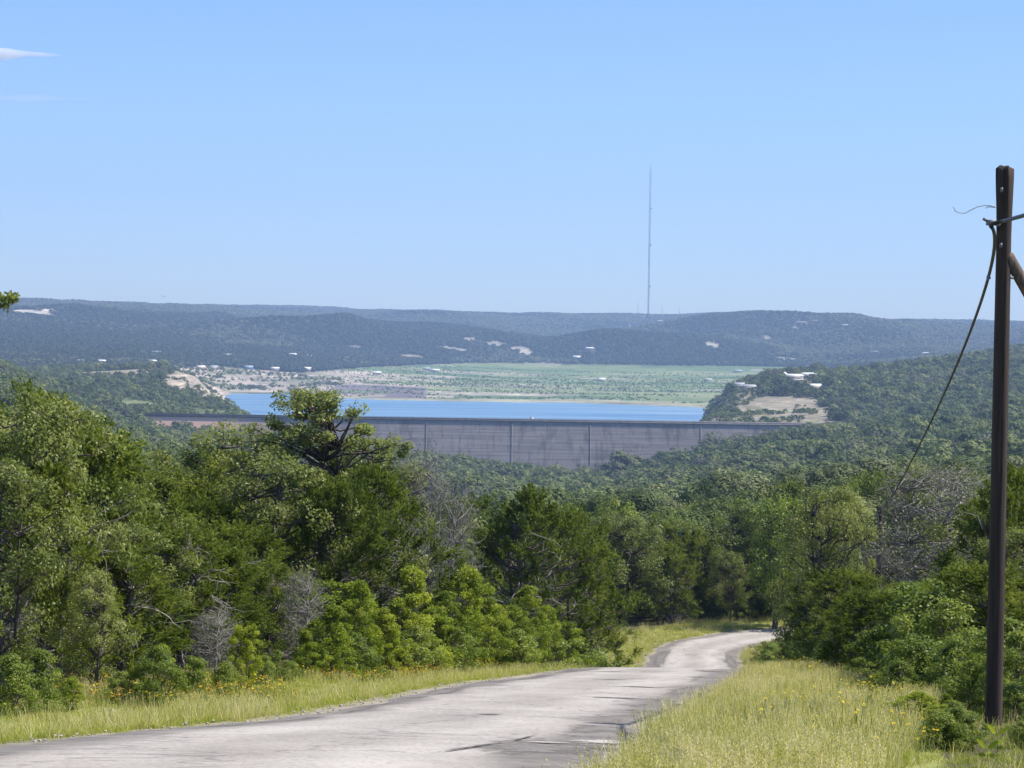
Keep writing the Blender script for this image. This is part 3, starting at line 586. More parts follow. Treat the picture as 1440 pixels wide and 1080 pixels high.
# ------------------------------------------------------------------ tree generator
def rnd_unit(g,n):
    v=g.normal(size=(n,3)); return v/np.linalg.norm(v,axis=1)[:,None]
def tree(seed,kind,H,R,base=.2,ncl=80,lpc=200,L=.1,W=.04,crad=.45,spray=False,stems=2,prof='round',twigs=1,dead=0,lean=(0,0),tr=.11,bias=.5,flat=.8,shell=.45,orient=.45):
    g=np.random.default_rng(seed); tb=MB(); cb=MB(); db=MB(); R0=R
    # stems
    ST=[]
    for k in range(stems):
        a=g.uniform(0,2*PI); sp=(.12 if stems>1 else .03)*R
        top=np.array([math.cos(a)*R*(.35 if stems>1 else .1)+lean[0],math.sin(a)*R*(.35 if stems>1 else .1)+lean[1],H*g.uniform(.78,.92)])
        st=np.array([math.cos(a)*sp,math.sin(a)*sp,-.25]); n=9; t=np.linspace(0,1,n)[:,None]
        P=st+(top-st)*t; wob=np.cumsum(g.normal(size=(n,3))*np.array([.06,.06,0])*R*.6,0)*np.sin(t*PI)**.5
        P=P+wob; rr=tr*np.linspace(1,.18,n)**1.1*(1 if k==0 else .8); rr[0]*=1.35
        tb.tube(P,rr,7); ST.append(P)
    # cluster centres in the envelope
    C=[]; ph=g.uniform(0,6,4)
    while len(C)<ncl:
        s=g.uniform(0,1)**(.8); a=g.uniform(0,2*PI)
        if prof=='round': f=(1-s**2.4)**.62*(.72+.28*min(1,s*3))
        elif prof=='cone': f=(1-s)**.75*1.05+.05
        elif prof=='umb': f=math.sin(PI*(.07+.86*s**1.15))**.55
        else: f=math.sin(PI*(.10+.85*s))**.6
        f*=1+.24*math.sin(2*a+ph[0]+3*s)+.17*math.sin(3*a+ph[1]-5*s)+.13*math.sin(5*a+ph[2]+7*s)
        rad=R*f*g.uniform(shell,1)**.7 if g.random()<.85 else R*f*g.uniform(0,.6)
        C.append((rad*math.cos(a)+lean[0]*(base+s*(1-base)),rad*math.sin(a)+lean[1]*(base+s*(1-base)),H*(base+(1-base)*s*.97)))
    C=np.array(C)
    # limbs
    for k,cp in enumerate(C):
        P=ST[g.integers(len(ST))]; zt=np.clip(cp[2]-g.uniform(.15,.5)*np.hypot(cp[0]-lean[0]*.5,cp[1])-.2,P[1][2],P[-1][2])
        j=np.argmin(np.abs(P[:,2]-zt)); p0=P[j]; mid=(p0+cp)/2+g.normal(size=3)*.12*R*.5+np.array([0,0,-.05*H if spray else .02*H])
        t=np.linspace(0,1,6)[:,None]; Q=(1-t)**2*p0+2*t*(1-t)*mid+t*t*cp; Q[1:-1]+=g.normal(size=(4,3))*.04*R*.5
        if k%1==0: tb.tube(Q,np.linspace(tr*.36,tr*.07,6),4)
        for m in range(twigs):
            e=cp+rnd_unit(g,1)[0]*crad*1.1; tb.tube([Q[4],(Q[4]+e)/2+g.normal(size=3)*.05,e],[tr*.08,tr*.06,tr*.03],3)
    # leaves
    cv=g.uniform(0,1,ncl)
    for k,cp in enumerate(C):
        n=int(lpc*g.uniform(.6,1.35)); cr=crad*g.uniform(.7,1.3)
        out=np.array([cp[0]-lean[0]*.6,cp[1]-lean[1]*.6,0]); out/=np.linalg.norm(out)+1e-6
        if spray:
            d=out*.55+np.array([0,0,.8])+g.normal(size=3)*.3; d/=np.linalg.norm(d)
            # sub-tufts
            ns=7; sdir=d+g.normal(size=(ns,3))*.55; sdir/=np.linalg.norm(sdir,axis=1)[:,None]
            w_=g.integers(ns,size=n); u=g.uniform(0.05,1,n); 
            pos=cp+sdir[w_]*(u*cr*1.7)[:,None]+g.normal(size=(n,3))*(cr*.24*(1.15-u))[:,None]
            A=sdir[w_]+rnd_unit(g,n)*.75; A/=np.linalg.norm(A,axis=1)[:,None]
        else:
            v=rnd_unit(g,n)*(g.uniform(.15,1,n)**.5)[:,None]; v[:,2]*=flat; pos=cp+v*cr
            A=rnd_unit(g,n)
        glob=pos-np.array([lean[0]*.6,lean[1]*.6,H*(base*.5+.4)]); glob[:,2]*=1.0; glob/=np.linalg.norm(glob,axis=1)[:,None]+1e-6
        loc=(pos-cp)/(cr+1e-6)
        nrm=rnd_unit(g,n)*(1-orient)+orient*(glob*.9+loc*.9)+np.array([0,0,bias*.5])
        if not spray: A=np.cross(nrm,A); A/=np.linalg.norm(A,axis=1)[:,None]+1e-9
        B=np.cross(A,nrm); B/=np.linalg.norm(B,axis=1)[:,None]+1e-9
        sz=g.uniform(.65,1.3,n)[:,None]
        cb.cards(pos,A*L*.5*sz,B*W*.5*sz,np.clip(.18+.62*cv[k]+g.normal(size=n)*.2,0,1))
    # dead twigs
    for k in range(dead):
        P=ST[g.integers(len(ST))]; j=g.integers(1,7); p=P[j]; d=rnd_unit(g,1)[0]; d[2]=d[2]*.5+.05; ln=R*g.uniform(.5,1.1)
        Q=[p]; 
        for m in range(6): d=d+g.normal(size=3)*.28; d/=np.linalg.norm(d); Q.append(Q[-1]+d*ln/6)
        db.tube(Q,np.linspace(.028,.007,7),3)
        for m in range(6):
            j2=g.integers(2,6); e=np.array(Q[j2]); d2=rnd_unit(g,1)[0]; e2=e+d2*ln*.22; db.tube([e,e2,e2+(d2+g.normal(size=3)*.5)*ln*.14],[.011,.008,.004],3)
    return tb,cb,db
PROTO={}
def proto(key,mat,bark='bark',crownname='crown',**k):
    tb,cb,db=tree(**k); d={'trunk':tb.mesh('trunk',M[bark])}
    d[crownname]=cb.mesh(crownname,M[mat])
    if db.n: d['dead_branches']=db.mesh('dead_branches',M['greytwig'])
    PROTO[key]=(d,k['H'],k['R'])
for i in range(5):
    proto(f'juniper{i}','juniper',seed=10+i,kind='j',H=6,R=[2.0,2.3,1.7,2.2,1.9][i],base=[.1,.16,.08,.2,.12][i],ncl=[120,125,100,120,110][i],lpc=230,L=.13,W=.038,crad=.34,spray=True,stems=[2,3,2,1,3][i],prof=['round','round','cone','round','oval'][i],twigs=1,dead=[22,34,12,26,44][i])
for i in range(4):
    proto(f'oak{i}','oak',seed=30+i,kind='o',H=6,R=[2.3,2.0,2.6,1.8][i],base=[.22,.18,.28,.12][i],ncl=[95,85,100,80][i],lpc=190,L=.095,W=.052,crad=.42,stems=[1,2,2,2][i],prof='oval',twigs=3,dead=0)
for i in range(3):
    proto(f'sapling{i}','bright',seed=50+i,kind='s',H=4,R=[1.15,1.5,1.1][i],base=.03,ncl=[95,105,85][i],lpc=150,L=.098,W=.048,crad=.25,stems=[5,6,4][i],prof=['oval','round','cone'][i],twigs=2,tr=.04,shell=.35,orient=.3)
for i in range(3):
    proto(f'bush{i}','bush',seed=60+i,kind='b',H=2.4,R=[1.3,1.5,1.1][i],base=.04,ncl=[85,95,75][i],lpc=105,L=.085,W=.05,crad=.27,stems=4,prof='round',twigs=2,tr=.035,shell=.35,crownname='foliage')
proto('bare0','deadleaf',bark='greytwig',seed=71,kind='d',H=6,R=2.5,base=.22,ncl=200,lpc=44,L=.07,W=.04,crad=.42,stems=4,prof='oval',twigs=9,dead=14,tr=.055)
proto('bare1','deadleaf',bark='greytwig',seed=72,kind='d',H=4,R=1.6,base=.15,ncl=90,lpc=26,L=.07,W=.04,crad=.45,stems=3,prof='oval',twigs=9,dead=26,tr=.07)
proto('crest0','oak',seed=80,kind='o',H=6.6,R=1.7,base=.58,ncl=140,lpc=115,L=.085,W=.05,crad=.25,stems=2,prof='umb',twigs=3,dead=0,tr=.10,lean=(.1,0),shell=.35,flat=.6)
for i in range(3):
    proto(f'midoak{i}','mid',seed=90+i,kind='o',H=7,R=[2.8,2.4,3.1][i],base=[.15,.1,.2][i],ncl=[60,55,65][i],lpc=75,L=.27,W=.17,crad=.75,stems=2,prof='oval',twigs=1,dead=0,orient=.65)
for i in range(2):
    proto(f'midjuniper{i}','juniper',seed=95+i,kind='j',H=6.5,R=[2.3,2.0][i],base=.08,ncl=70,lpc=70,L=.30,W=.10,crad=.55,spray=True,stems=2,prof=['round','oval'][i],twigs=0,dead=0)
for i in range(2):
    proto(f'limeoak{i}','bush',seed=120+i,kind='o',H=7,R=[2.5,2.1][i],base=.12,ncl=70,lpc=120,L=.19,W=.12,crad=.65,stems=2,prof='oval',twigs=1,dead=0,orient=.5)
proto('paleoak0','farlight',seed=130,kind='o',H=7,R=3.4,base=.08,ncl=60,lpc=60,L=.42,W=.3,crad=.95,stems=2,prof='round',twigs=0,dead=0,orient=.7)
TREES=[]
KNAME={'juniper':'juniper_tree','oak':'oak_tree','sapling':'sapling','bush':'bush','bare':'bare_tree','crest':'oak_tree','midoak':'oak_tree','limeoak':'oak_tree','paleoak':'oak_tree','midjuniper':'juniper_tree'}
KCAT={'juniper':'tree','oak':'tree','sapling':'sapling','bush':'bush','bare':'tree','crest':'tree','midoak':'tree','limeoak':'tree','paleoak':'tree','midjuniper':'tree'}
def plant(key,x,y,h,wf=1.0,label=None,group=None,rz=None,zone='',dz=0):
    d,H,R=PROTO[key]; kind=key.rstrip('0123456789'); h=min(h,{'bush':2.9,'sapling':3.3}.get(kind,99)); s=h/H
    z=T1(x,y)-.05*s+dz
    r=empty(KNAME[kind],(x,y,z),RNG.uniform(0,2*PI) if rz is None else rz,label=label,cat=KCAT[kind],group=group)
    r.scale=(s*wf,s*wf,s)
    for nm,me in d.items():
        o=bpy.data.objects.new(nm,me); o.parent=r; COL.objects.link(o)
    px,pt=proj(x,y,z+h); _,pb=proj(x,y,z)
    TREES.append(dict(o=r,kind=kind,px=px,top=pt,bot=pb,y=y,h=h,wpx=2*R*s*wf/y*F,zone=zone,lab=label,w=wf)); return r
def plant_px(key,px,Y,top,**k):
    a=at(px,top,Y); h=a[2]-T1(a[0],Y); return plant(key,a[0],Y,h,**k)
# ------------------------------------------------------------------ near woods
SKY_L=[(-60,560),(0,575),(45,548),(80,560),(110,612),(150,655),(230,655),(285,650),(310,605),(345,592),(375,640),(430,652),(500,618),(535,616),(580,628),(625,645),(680,655),(735,690),(790,712),(830,735),(850,790),(880,845),(905,880)]
SKY_M=[(500,690),(700,705),(760,735),(800,725),(840,735),(870,712),(905,735),(960,722),(1000,716),(1045,708),(1090,697),(1130,690),(1250,690)]
SKY_R=[(1090,760),(1105,697),(1150,684),(1200,690),(1235,665),(1262,645),(1300,650),(1340,668),(1385,672),(1425,668),(1440,665),(1500,650)]
def interp(tab,px): return float(np.interp(px,[t[0] for t in tab],[t[1] for t in tab]))
hero=[]
def H(key,px,Y,top,label=None,**k): 
    r=plant_px(key,px,Y,top,label=label,**k); hero.append((r.location.x,r.location.y)); return r
# left woods, placed by eye
H('crest0',447,66,546,'spreading live oak standing alone above the left woods, open crown before the lake',rz=2.1,wf=.98)
H('juniper0',470,61,668,zone='L',wf=1.0); H('oak1',388,61,636,zone='L',wf=1.0); H('juniper3',520,64,662,zone='L',wf=1.05)
H('oak0',45,38,545,'tall pale-leaved oak at the left edge topping the left woods',wf=.8)
H('oak3',12,34,640,wf=.9,zone='L'); H('juniper2',75,37,660,zone='L'); 
H('oak1',330,72,592,'round-topped oak rising just left of the lone spreading crest oak',wf=1.0)
H('oak2',520,76,612,'oak with bare forked limbs right of the lone spreading crest oak',wf=.7)
H('bare1',590,76,632,'half-bare tree with bent grey limbs on the skyline below the dam',wf=.5)
H('juniper1',752,88,697,'dark round juniper marking the right end of the left woods skyline',wf=.95)
H('juniper3',805,98,722,'dark ragged juniper leaning out just right of the dark round one',wf=.8)
H('oak1',130,35,800,'yellow-green oak with dark forked stems at the left grass verge',wf=.95)
H('sapling0',345,42,875,'bright slim sapling at the left verge below the grey dead twigs',wf=.9)
H('sapling1',505,52,815,'tall bright leafy sapling, the largest at the left verge',wf=.75)
H('sapling2',580,58,795,'vivid green narrow sapling between two broader ones at the left verge',wf=1.2)
H('sapling0',655,64,790,'bright green bushy sapling midway along the left verge',wf=.9)
H('sapling1',745,74,822,'glowing yellow-green sapling at the right end of the left verge',wf=.9)
H('sapling2',470,49,850,'yellow-green broad sapling left of the tallest bright sapling',wf=1.4)
H('sapling2',700,70,850,wf=1.5,zone='L'); H('sapling0',612,61,850,wf=1.3,zone='L'); H('sapling1',545,55,870,wf=1.2,zone='L'); H('sapling0',790,84,870,wf=1.3,zone='L'); H('sapling2',430,48,885,wf=1.2,zone='L')
H('bare1',425,52,800,'grey leafless thicket of dead twigs in the left woods',wf=.7)
H('bare1',300,45,858,'grey dead brush at the left verge above the slim sapling',wf=1.2)
H('bare1',15,35,800,'grey dead branches low at the left edge of the photo',wf=.7)
H('juniper1',830,112,850,'small dark juniper with grey twigs where the left verge narrows',wf=1.2)
for px_,Y_,tp_,wf_ in ((640,82,676,.4),): H('bare1',px_,Y_,tp_,wf=wf_,zone='L')
H('bush1',220,34,910,zone='L'); H('bush0',60,31.5,915,zone='L'); H('bush2',270,37,920,zone='L'); H('bush1',390,45,915,zone='L')
for (k_,px_,Y_,tp_,wf_) in (('sapling1',450,50.5,870,1.3),('sapling0',525,55,850,1.3),('bush0',500,51,890,1.2),('sapling2',560,57.5,840,1.2),('bush1',585,57,880,1.3),('sapling1',630,63,830,1.1),('bush2',640,61,880,1.4),('sapling0',680,67,835,1.1),('sapling1',720,72,850,1.3),('bush0',725,70,885,1.5),('sapling2',770,78,850,1.2),('bush1',770,76,890,1.5),('bush0',815,88,885,1.4),('bush2',370,43.5,920,1.1),('bush0',315,40,930,1.1),('bush1',170,34,945,1.1),('sapling0',100,32,950,1.4),('bush0',15,30.5,920,1.0),('bush2',410,47,930,1.3),('sapling2',230,36,905,1.2)): H(k_,px_,Y_,tp_,wf=wf_,zone='L')
for (k_,px_,Y_,tp_,wf_) in (('bush1',1235,41,945,1.4),('bush0',1265,36.5,930,1.3),('sapling2',1330,32,975,1.9),('bush2',1290,38,890,1.3),('bush1',1365,33.5,930,1.3),('bush0',1345,36,900,1.2),('bush1',1210,48,925,1.4),('bush2',1185,54,915,1.4),('bush0',1165,62,900,1.3),('juniper2',1260,46,840,1.6),('juniper0',1220,54,830,1.6),('bush2',1425,31,960,1.3),('bush0',1418,35,870,1.2),('juniper4',1138,80,880,1.2),('bush1',1128,77,905,1.1),('juniper0',1380,42,790,1.5),('bush0',1310,42,830,1.2),('juniper1',1185,68,850,1.2)): H(k_,px_,Y_,tp_,wf=wf_,zone='R')
for k_ in range(44):
    a_=RNG.uniform(1318,1460); y_=RNG.uniform(24.2,29.2); H(f'bush{k_%3}',a_,y_,RNG.uniform(985,1030) if a_<1350 or a_>1430 else RNG.uniform(1052,1068),wf=1.2,zone='R')
H('sapling1',1292,28.5,972,zone='R',wf=2.4); H('sapling2',1265,30,985,zone='R',wf=2.2); H('sapling0',1322,27.5,990,zone='R',wf=2.2)
plant('bush2',16.4,140.5,1.5,1.6,zone='R'); plant('bush0',15.9,136,1.1,1.6,zone='R'); plant('bush1',17.6,144,1.3,1.4,zone='R')
# right woods
H('bare0',1322,84,648,'large half-bare grey oak tangled behind the cable and utility pole',wf=1.15)
H('oak0',1264,112,645,'tall thin-crowned oak behind the leaning cable, highest of the right woods',wf=.75)
H('oak2',1170,86,684,'big oak overhanging the road bend at the left end of the right woods',wf=.66)
H('oak1',1178,78,706,zone='R',wf=.6); H('oak3',1152,104,694,'full green oak just behind the big oak at the road bend',wf=.7)
H('juniper0',1150,84,800,'dark low juniper skirting the big oak at the road bend',wf=1.0); H('juniper3',1136,86,850,zone='R',wf=1.0)
H('juniper1',1428,52,668,'dark juniper seen right of the utility pole',wf=1.0); H('juniper4',1425,44,800,zone='R',wf=1.2); H('juniper0',1190,74,800,zone='R',wf=1.6); H('juniper4',1240,62,820,zone='R',wf=1.5)
H('bush0',1165,72,868,zone='R',wf=1.1); H('bush1',1200,60,880,zone='R',wf=1.3); H('bush2',1240,50,880,zone='R',wf=1.4); H('bush0',1285,44,830,'tall leafy bush left of the utility pole, brightest of the right thicket',wf=1.0)
H('bush1',1335,40,845,zone='R',wf=1.0); H('bush2',1370,37,880,zone='R'); H('bush0',1320,38,910,zone='R',wf=1.1); H('bush1',1430,33,890,'leafy bush right of the utility pole foot',wf=1.0)
H('sapling1',1300,32.5,985,'low yellow-green shrub sprawling into the grass left of the pole foot',wf=2.0); H('sapling0',1262,33.5,992,zone='R',wf=2.0); H('bush2',1400,31.5,940,zone='R'); H('bush0',1250,55,900,zone='R',wf=1.3);H('bush2',1170,64,905,zone='R',wf=1.4);H('bush1',1345,46,800,zone='R',wf=1.1);H('oak3',1432,48,740,zone='R',wf=1.2)
H('bush1',1142,78,885,zone='R',wf=1.2)
def crowd(zone,cands,sky,pick,hr,margin,minsep=1.7):
    cols=np.full(260,2000.0)   # running skyline in 6 px columns, front to back
    for t in TREES:
        if t['zone'] is not None:
            pass
    n=0
    for (x,y) in sorted(cands,key=lambda p:p[1]):
        if any((x-a)**2+(y-b)**2<minsep**2 for a,b in hero): continue
        g=T1(x,y); px,_=proj(x,y,g); 
        if px<-70 or px>1500: continue
        tgt=interp(sky,px)+RNG.uniform(0,1)**1.5*(60 if y<70 else 34)
        if zone=='R' and 1215<px<1400 and y<108: tgt=max(tgt,822)
        hm=at(px,tgt,y)[2]-g; h=min(RNG.uniform(*hr(x,y)),hm)
        if h<1.6: continue
        key=pick(x,y,px); d,Hh,R=PROTO[key]; wf=(RNG.uniform(1.0,1.4) if zone=='L' else RNG.uniform(.85,1.2))*(1 if h>3.5 else 1.15)
        _,top=proj(x,y,g+h); hw=R*h/Hh*wf/y*F*.7; i0=int(max(0,(px-hw+60)/6)); i1=int(min(259,(px+hw+60)/6))
        if i1<=i0: continue
        vis=np.maximum(cols[i0:i1]-top,0).mean()
        if vis<margin: continue
        cols[i0:i1]=np.minimum(cols[i0:i1],top+.15*(cols[i0:i1]-top))
        plant(key,x,y,h,wf,zone=zone); hero.append((x,y)); n+=1
    return n
c_=[]
for y in np.arange(30,150,1.9):
    e=xL(min(y,143))-np.interp(y,[30,40,60,100,150],[3.6,4.2,5.2,4.6,2.5])
    x=e
    while x>-.25*y-4:
        c_.append((x-RNG.uniform(0,1.6),y+RNG.uniform(-.9,.9))); x-=2.0
def pickL(x,y,px):
    e=xL(min(y,143))-x; u=RNG.random()
    if e<6.2 and px>330 and u<.62: return f'sapling{RNG.integers(3)}'
    if e<6 and u<.55: return f'bush{RNG.integers(3)}'
    if u<.78: return f'juniper{RNG.integers(5)}'
    if u<.985: return f'oak{RNG.integers(4)}'
    return 'juniper4'
print('left',crowd('L',c_,SKY_L,pickL,lambda x,y:tuple(f_*min(6.2,1.5+.42*max(0,xL(min(y,143))-x-np.interp(y,[30,40,60,100,150],[3.2,3.8,4.8,4.2,2.2]))) for f_ in (.9,1.3)),3.0,1.5))
c_=[]
for y in np.arange(34,150,2.4):
    e=np.interp(y,[30,40,50,67,80,110,140,150],[6.6,7.2,8.4,11.4,12.8,15.8,20,25]); x=e
    while x<.26*y+5:
        c_.append((x+RNG.uniform(0,1.5),y+RNG.uniform(-1,1))); x+=2.5
def pickR(x,y,px):
    u=RNG.random(); e=x-np.interp(y,[30,40,50,67,80,110,140,150],[6.6,7.2,8.4,11.4,12.8,15.8,20,25])
    if e<1.8: return f'bush{RNG.integers(3)}' if u<.75 else f'juniper{RNG.integers(5)}'
    if u<.42: return f'juniper{RNG.integers(5)}'
    return f'oak{RNG.integers(4)}' if u<.94 else 'bare0'
print('right',crowd('R',c_,SKY_R,pickR,lambda x,y:(1.5,3.0) if y<60 and x<11 else (3.8,8.5),8))
# middle woods beyond the bend, then the first rows of the valley woods
c_=[]
rdq=[]
for y in np.concatenate([np.arange(163,215,3.2),np.arange(216,300,4.2)]):
    x=-.17*y
    while x<.26*y: c_.append((x+RNG.uniform(-1,1),y+RNG.uniform(-1.4,1.4))); x+=3.6 if y<215 else 4.6
c_=[p for p in c_ if road_dist(np.array([p[0]]),np.array([p[1]]))[0]>4.0 and not(p[0]<xL(140)-1 and p[1]<168 and p[0]>0 and p[1]<160)]
def pickM(x,y,px):
    u=RNG.random()
    if y<172: return f'oak{RNG.integers(4)}' if u<.5 else f'juniper{RNG.integers(5)}'
    return f'midoak{RNG.integers(3)}' if u<.66 else f'midjuniper{RNG.integers(2)}'
H('limeoak0',872,178,700,'pale yellow-green tree standing out above the woods behind the bend',wf=.7)
H('limeoak1',1045,205,702,zone='M',wf=.9); H('limeoak0',1098,160,697,zone='M',wf=.8); H('limeoak1',838,190,728,zone='M',wf=.7); H('limeoak0',960,200,722,zone='M',wf=.9)
for (px_,tp_,Y_) in ((873,634,1430),(893,640,1440),(915,645,1425),(938,640,1435),(962,647,1415),(985,650,1405)): H('paleoak0',px_,Y_,tp_,zone='V',wf=1.15) 
print('mid',crowd('M',c_,SKY_M,pickM,lambda x,y:(5.0,9.5),5,2.2))
for px in np.arange(872,1095,13):
    px+=RNG.uniform(-5,5); y=RNG.uniform(163,167)+ (px-870)*.02
    a=at(px,870,y)
    if road_dist(np.array([a[0]]),np.array([y]))[0]>3.0: plant(f'bush{RNG.integers(3)}',a[0],y,RNG.uniform(1.3,2.4),1.2,zone='B')
# ------------------------------------------------------------------ woods in the valley: single trees first, the rest as one mass
def wood_points(y0,y1,sp0,sp1,umax=.30):
    P=[]; y=y0
    while y<y1:
        sp=np.interp(y,[y0,y1],[sp0,sp1]); n=int(2*umax*y/sp)
        x=(np.arange(n)-n/2)*sp+RNG.uniform(-.45,.45,n)*sp; yy=y+RNG.uniform(-.5,.5,n)*sp
        P.append(np.c_[x,yy]); y+=sp
    P=np.concatenate(P); z=T(P[:,0],P[:,1]); _,wd=cover(P[:,0],P[:,1],z)
    return P[wd],z[wd]
def visible(P,z,h,slack=.004):
    # keep what rises above the terrain and canopy in front of it (running horizon per direction)
    u=P[:,0]/P[:,1]; s=(z+h)/P[:,1]; o=np.argsort(P[:,1]); nb=400; b=np.clip(((u+.32)/.64*nb).astype(int),0,nb-1)
    best=np.full(nb,-9.0); keep=np.zeros(len(P),bool); cur=-1
    pend=[]; 
    for i in o:
        if s[i]>best[b[i]]-slack*min(1,900/P[i,1]): keep[i]=True
        g=z[i]/P[i,1]+.35*h[i]/P[i,1]
        if g>best[b[i]]: best[b[i]]=g
    return keep
P,z=wood_points(232,2760,5.6,7.8)
hh=RNG.uniform(4.0,10,len(P))*np.where(fbm(P[:,0]/40,P[:,1]/60,15,3)>.1,1.1,.9)
scrubm=(P[:,1]>1700)&(P[:,0]/P[:,1]<-.11); hh[scrubm]*=.75
k=visible(P,z,hh); P,z,hh=P[k],z[k],hh[k]
# the mid woods that the left woods hide: drop those far below the left skyline
pj=np.array([proj(a,b_,c_+d) for (a,b_),c_,d in zip(P,z,hh)])
skyl=np.array([min(interp(SKY_L,p) if p<905 else 2000,2000) for p in pj[:,0]]); skyr=np.array([interp(SKY_R,p) if p>1105 else 2000 for p in pj[:,0]])
k=(pj[:,1]<skyl+35)&(pj[:,1]<skyr+40)&(pj[:,0]>-120)&(pj[:,0]<1560); P,z,hh,pj=P[k],z[k],hh[k],pj[k]
o=np.argsort(P[:,1]); P,z,hh,pj=P[o],z[o],hh[o],pj[o]
NSING=130
inf=np.nonzero((pj[:,0]>0)&(pj[:,0]<1440))[0][:NSING]
for i in inf:
    key=f'midoak{RNG.integers(3)}' if RNG.random()<.7 else f'midjuniper{RNG.integers(2)}'
    plant(key,P[i,0],P[i,1],hh[i]*.95,RNG.uniform(.9,1.15),zone='V')
rest=np.ones(len(P),bool); rest[inf]=False
# ------------------------------------------------------------------ masses by geometry nodes
LIB=bpy.data.collections.new('scatter_sources')
def scatter(name,pts,scl,rot,idx,objs,**k):
    cl=bpy.data.collections.new(name+'_sources')
    for i,me in enumerate(objs):
        ob=bpy.data.objects.new(f'{name}_source_{i:02d}',me); cl.objects.link(ob)
    me=bpy.data.meshes.new(name); me.vertices.add(len(pts)); me.vertices.foreach_set('co',np.asarray(pts,np.float32).ravel())
    for nm,tp,v in (('scl','FLOAT',scl),('rot','FLOAT',rot),('idx','INT',idx)):
        a=me.attributes.new(nm,tp,'POINT'); a.data.foreach_set('value',np.asarray(v,np.float32 if tp=='FLOAT' else np.int32))
    o=bpy.data.objects.new(name,me); COL.objects.link(o); tag(o,**k)
    g=bpy.data.node_groups.new(name,'GeometryNodeTree')
    g.interface.new_socket('Geometry',in_out='INPUT',socket_type='NodeSocketGeometry'); g.interface.new_socket('Geometry',in_out='OUTPUT',socket_type='NodeSocketGeometry')
    gi=g.nodes.new('NodeGroupInput'); go=g.nodes.new('NodeGroupOutput')
    ip=g.nodes.new('GeometryNodeInstanceOnPoints'); ci=g.nodes.new('GeometryNodeCollectionInfo'); ci.inputs[0].default_value=cl; ci.inputs[1].default_value=True; ci.inputs[2].default_value=True
    def na(nm,tp):
        n=g.nodes.new('GeometryNodeInputNamedAttribute'); n.data_type=tp; n.inputs[0].default_value=nm; return n.outputs[0]
    cx=g.nodes.new('ShaderNodeCombineXYZ'); L=g.links.new
    L(gi.outputs[0],ip.inputs['Points']); L(ci.outputs[0],ip.inputs['Instance']); ip.inputs['Pick Instance'].default_value=True
    L(na('idx','INT'),ip.inputs['Instance Index']); L(na('rot','FLOAT'),cx.inputs[2]); L(cx.outputs[0],ip.inputs['Rotation'])
    cs=g.nodes.new('ShaderNodeCombineXYZ'); s_=na('scl','FLOAT')
    for q in range(3): L(s_,cs.inputs[q])
    L(cs.outputs[0],ip.inputs['Scale']); L(ip.outputs[0],go.inputs[0])
    m=o.modifiers.new('scatter','NODES'); m.node_group=g
    return o
def canopy(seed,H,R,ncl,lpc,L,W,crad,mat):
    tb,cb,db=tree(seed,'c',H,R,base=.12,ncl=ncl,lpc=lpc,L=L,W=W,crad=crad,stems=1,prof='oval',twigs=0,shell=.62,orient=.8)
    cb.add(np.zeros((1,3)))if False else None
    return cb.mesh('canopy',M[mat])
src=[canopy(200+i,7,[3.6,4.2,3.2,3.9,4.5][i],[44,52,40,48,56][i],34,.62,.45,.95,'mid') for i in range(5)]+[canopy(206,8,4.2,50,34,.62,.45,1.0,'farlight'),canopy(207,6.5,3.2,44,34,.6,.42,.9,'farlight'),canopy(208,7,3.4,44,22,.5,.3,.9,'deadleaf')]
Pm,zm,hm=P[rest],z[rest],hh[rest]
fine=[canopy(250+i,7,[3.6,4.0,3.2,3.9][i],70,85,.30,.2,.8,['mid','mid','mid','farlight'][i]) for i in range(4)]
src=src+fine; idx_=np.where(fbm(Pm[:,0]/70,Pm[:,1]/90,64,3)+RNG.normal(size=len(Pm))*.25>.30,RNG.integers(5,8,len(Pm)),RNG.integers(0,5,len(Pm))); idx_=np.where(Pm[:,1]<620,np.where(idx_>=5,11,RNG.integers(8,11,len(Pm))),idx_)
print('woodland',len(Pm))
scatter('woodland',np.c_[Pm,zm-.3],hm/7*np.minimum(np.exp(RNG.normal(size=len(Pm))*.22),1.25),RNG.uniform(0,6.28,len(Pm)),idx_,src,label='dense oak and juniper woods covering the valley around the dam',cat='woods',kind='stuff')
src=[canopy(220+i,8,5.4,26,14,2.0,1.6,1.7,'far' if i<5 else 'farlight') for i in range(8)]
P,z=wood_points(2700,8700,8.5,13)
hh=RNG.uniform(5,9,len(P)); k=visible(P,z,hh,.0012); P,z,hh=P[k],z[k],hh[k]
k=np.abs(P[:,0]/P[:,1])<.27; P,z,hh=P[k],z[k],hh[k]
print('hill woods',len(P))
scatter('hillside_woods',np.c_[P,z-.5],hh/8*np.interp(P[:,1],[2700,8700],[.8,1.25]),RNG.uniform(0,6.28,len(P)),np.where(fbm(P[:,0]/260,P[:,1]/330,63,4)+RNG.normal(size=len(P))*.16+.22*sst(5400,6900,P[:,1])+.10*sst(4300,4700,P[:,1])-.6*((((P[:,0]-(160/F*4850))/330)**2+((P[:,1]-4850)/420)**2)<1)+.25*((P[:,1]>5200)&(P[:,1]<6900)&(P[:,0]/P[:,1]>-.02)&(P[:,0]/P[:,1]<.075))-.3*((P[:,1]<5300)&(P[:,0]/P[:,1]<-.03))>.17,RNG.integers(5,8,len(P)),RNG.integers(0,5,len(P))),src,label='hazy blue woods covering the far hills beyond the lake',cat='woods',kind='stuff')
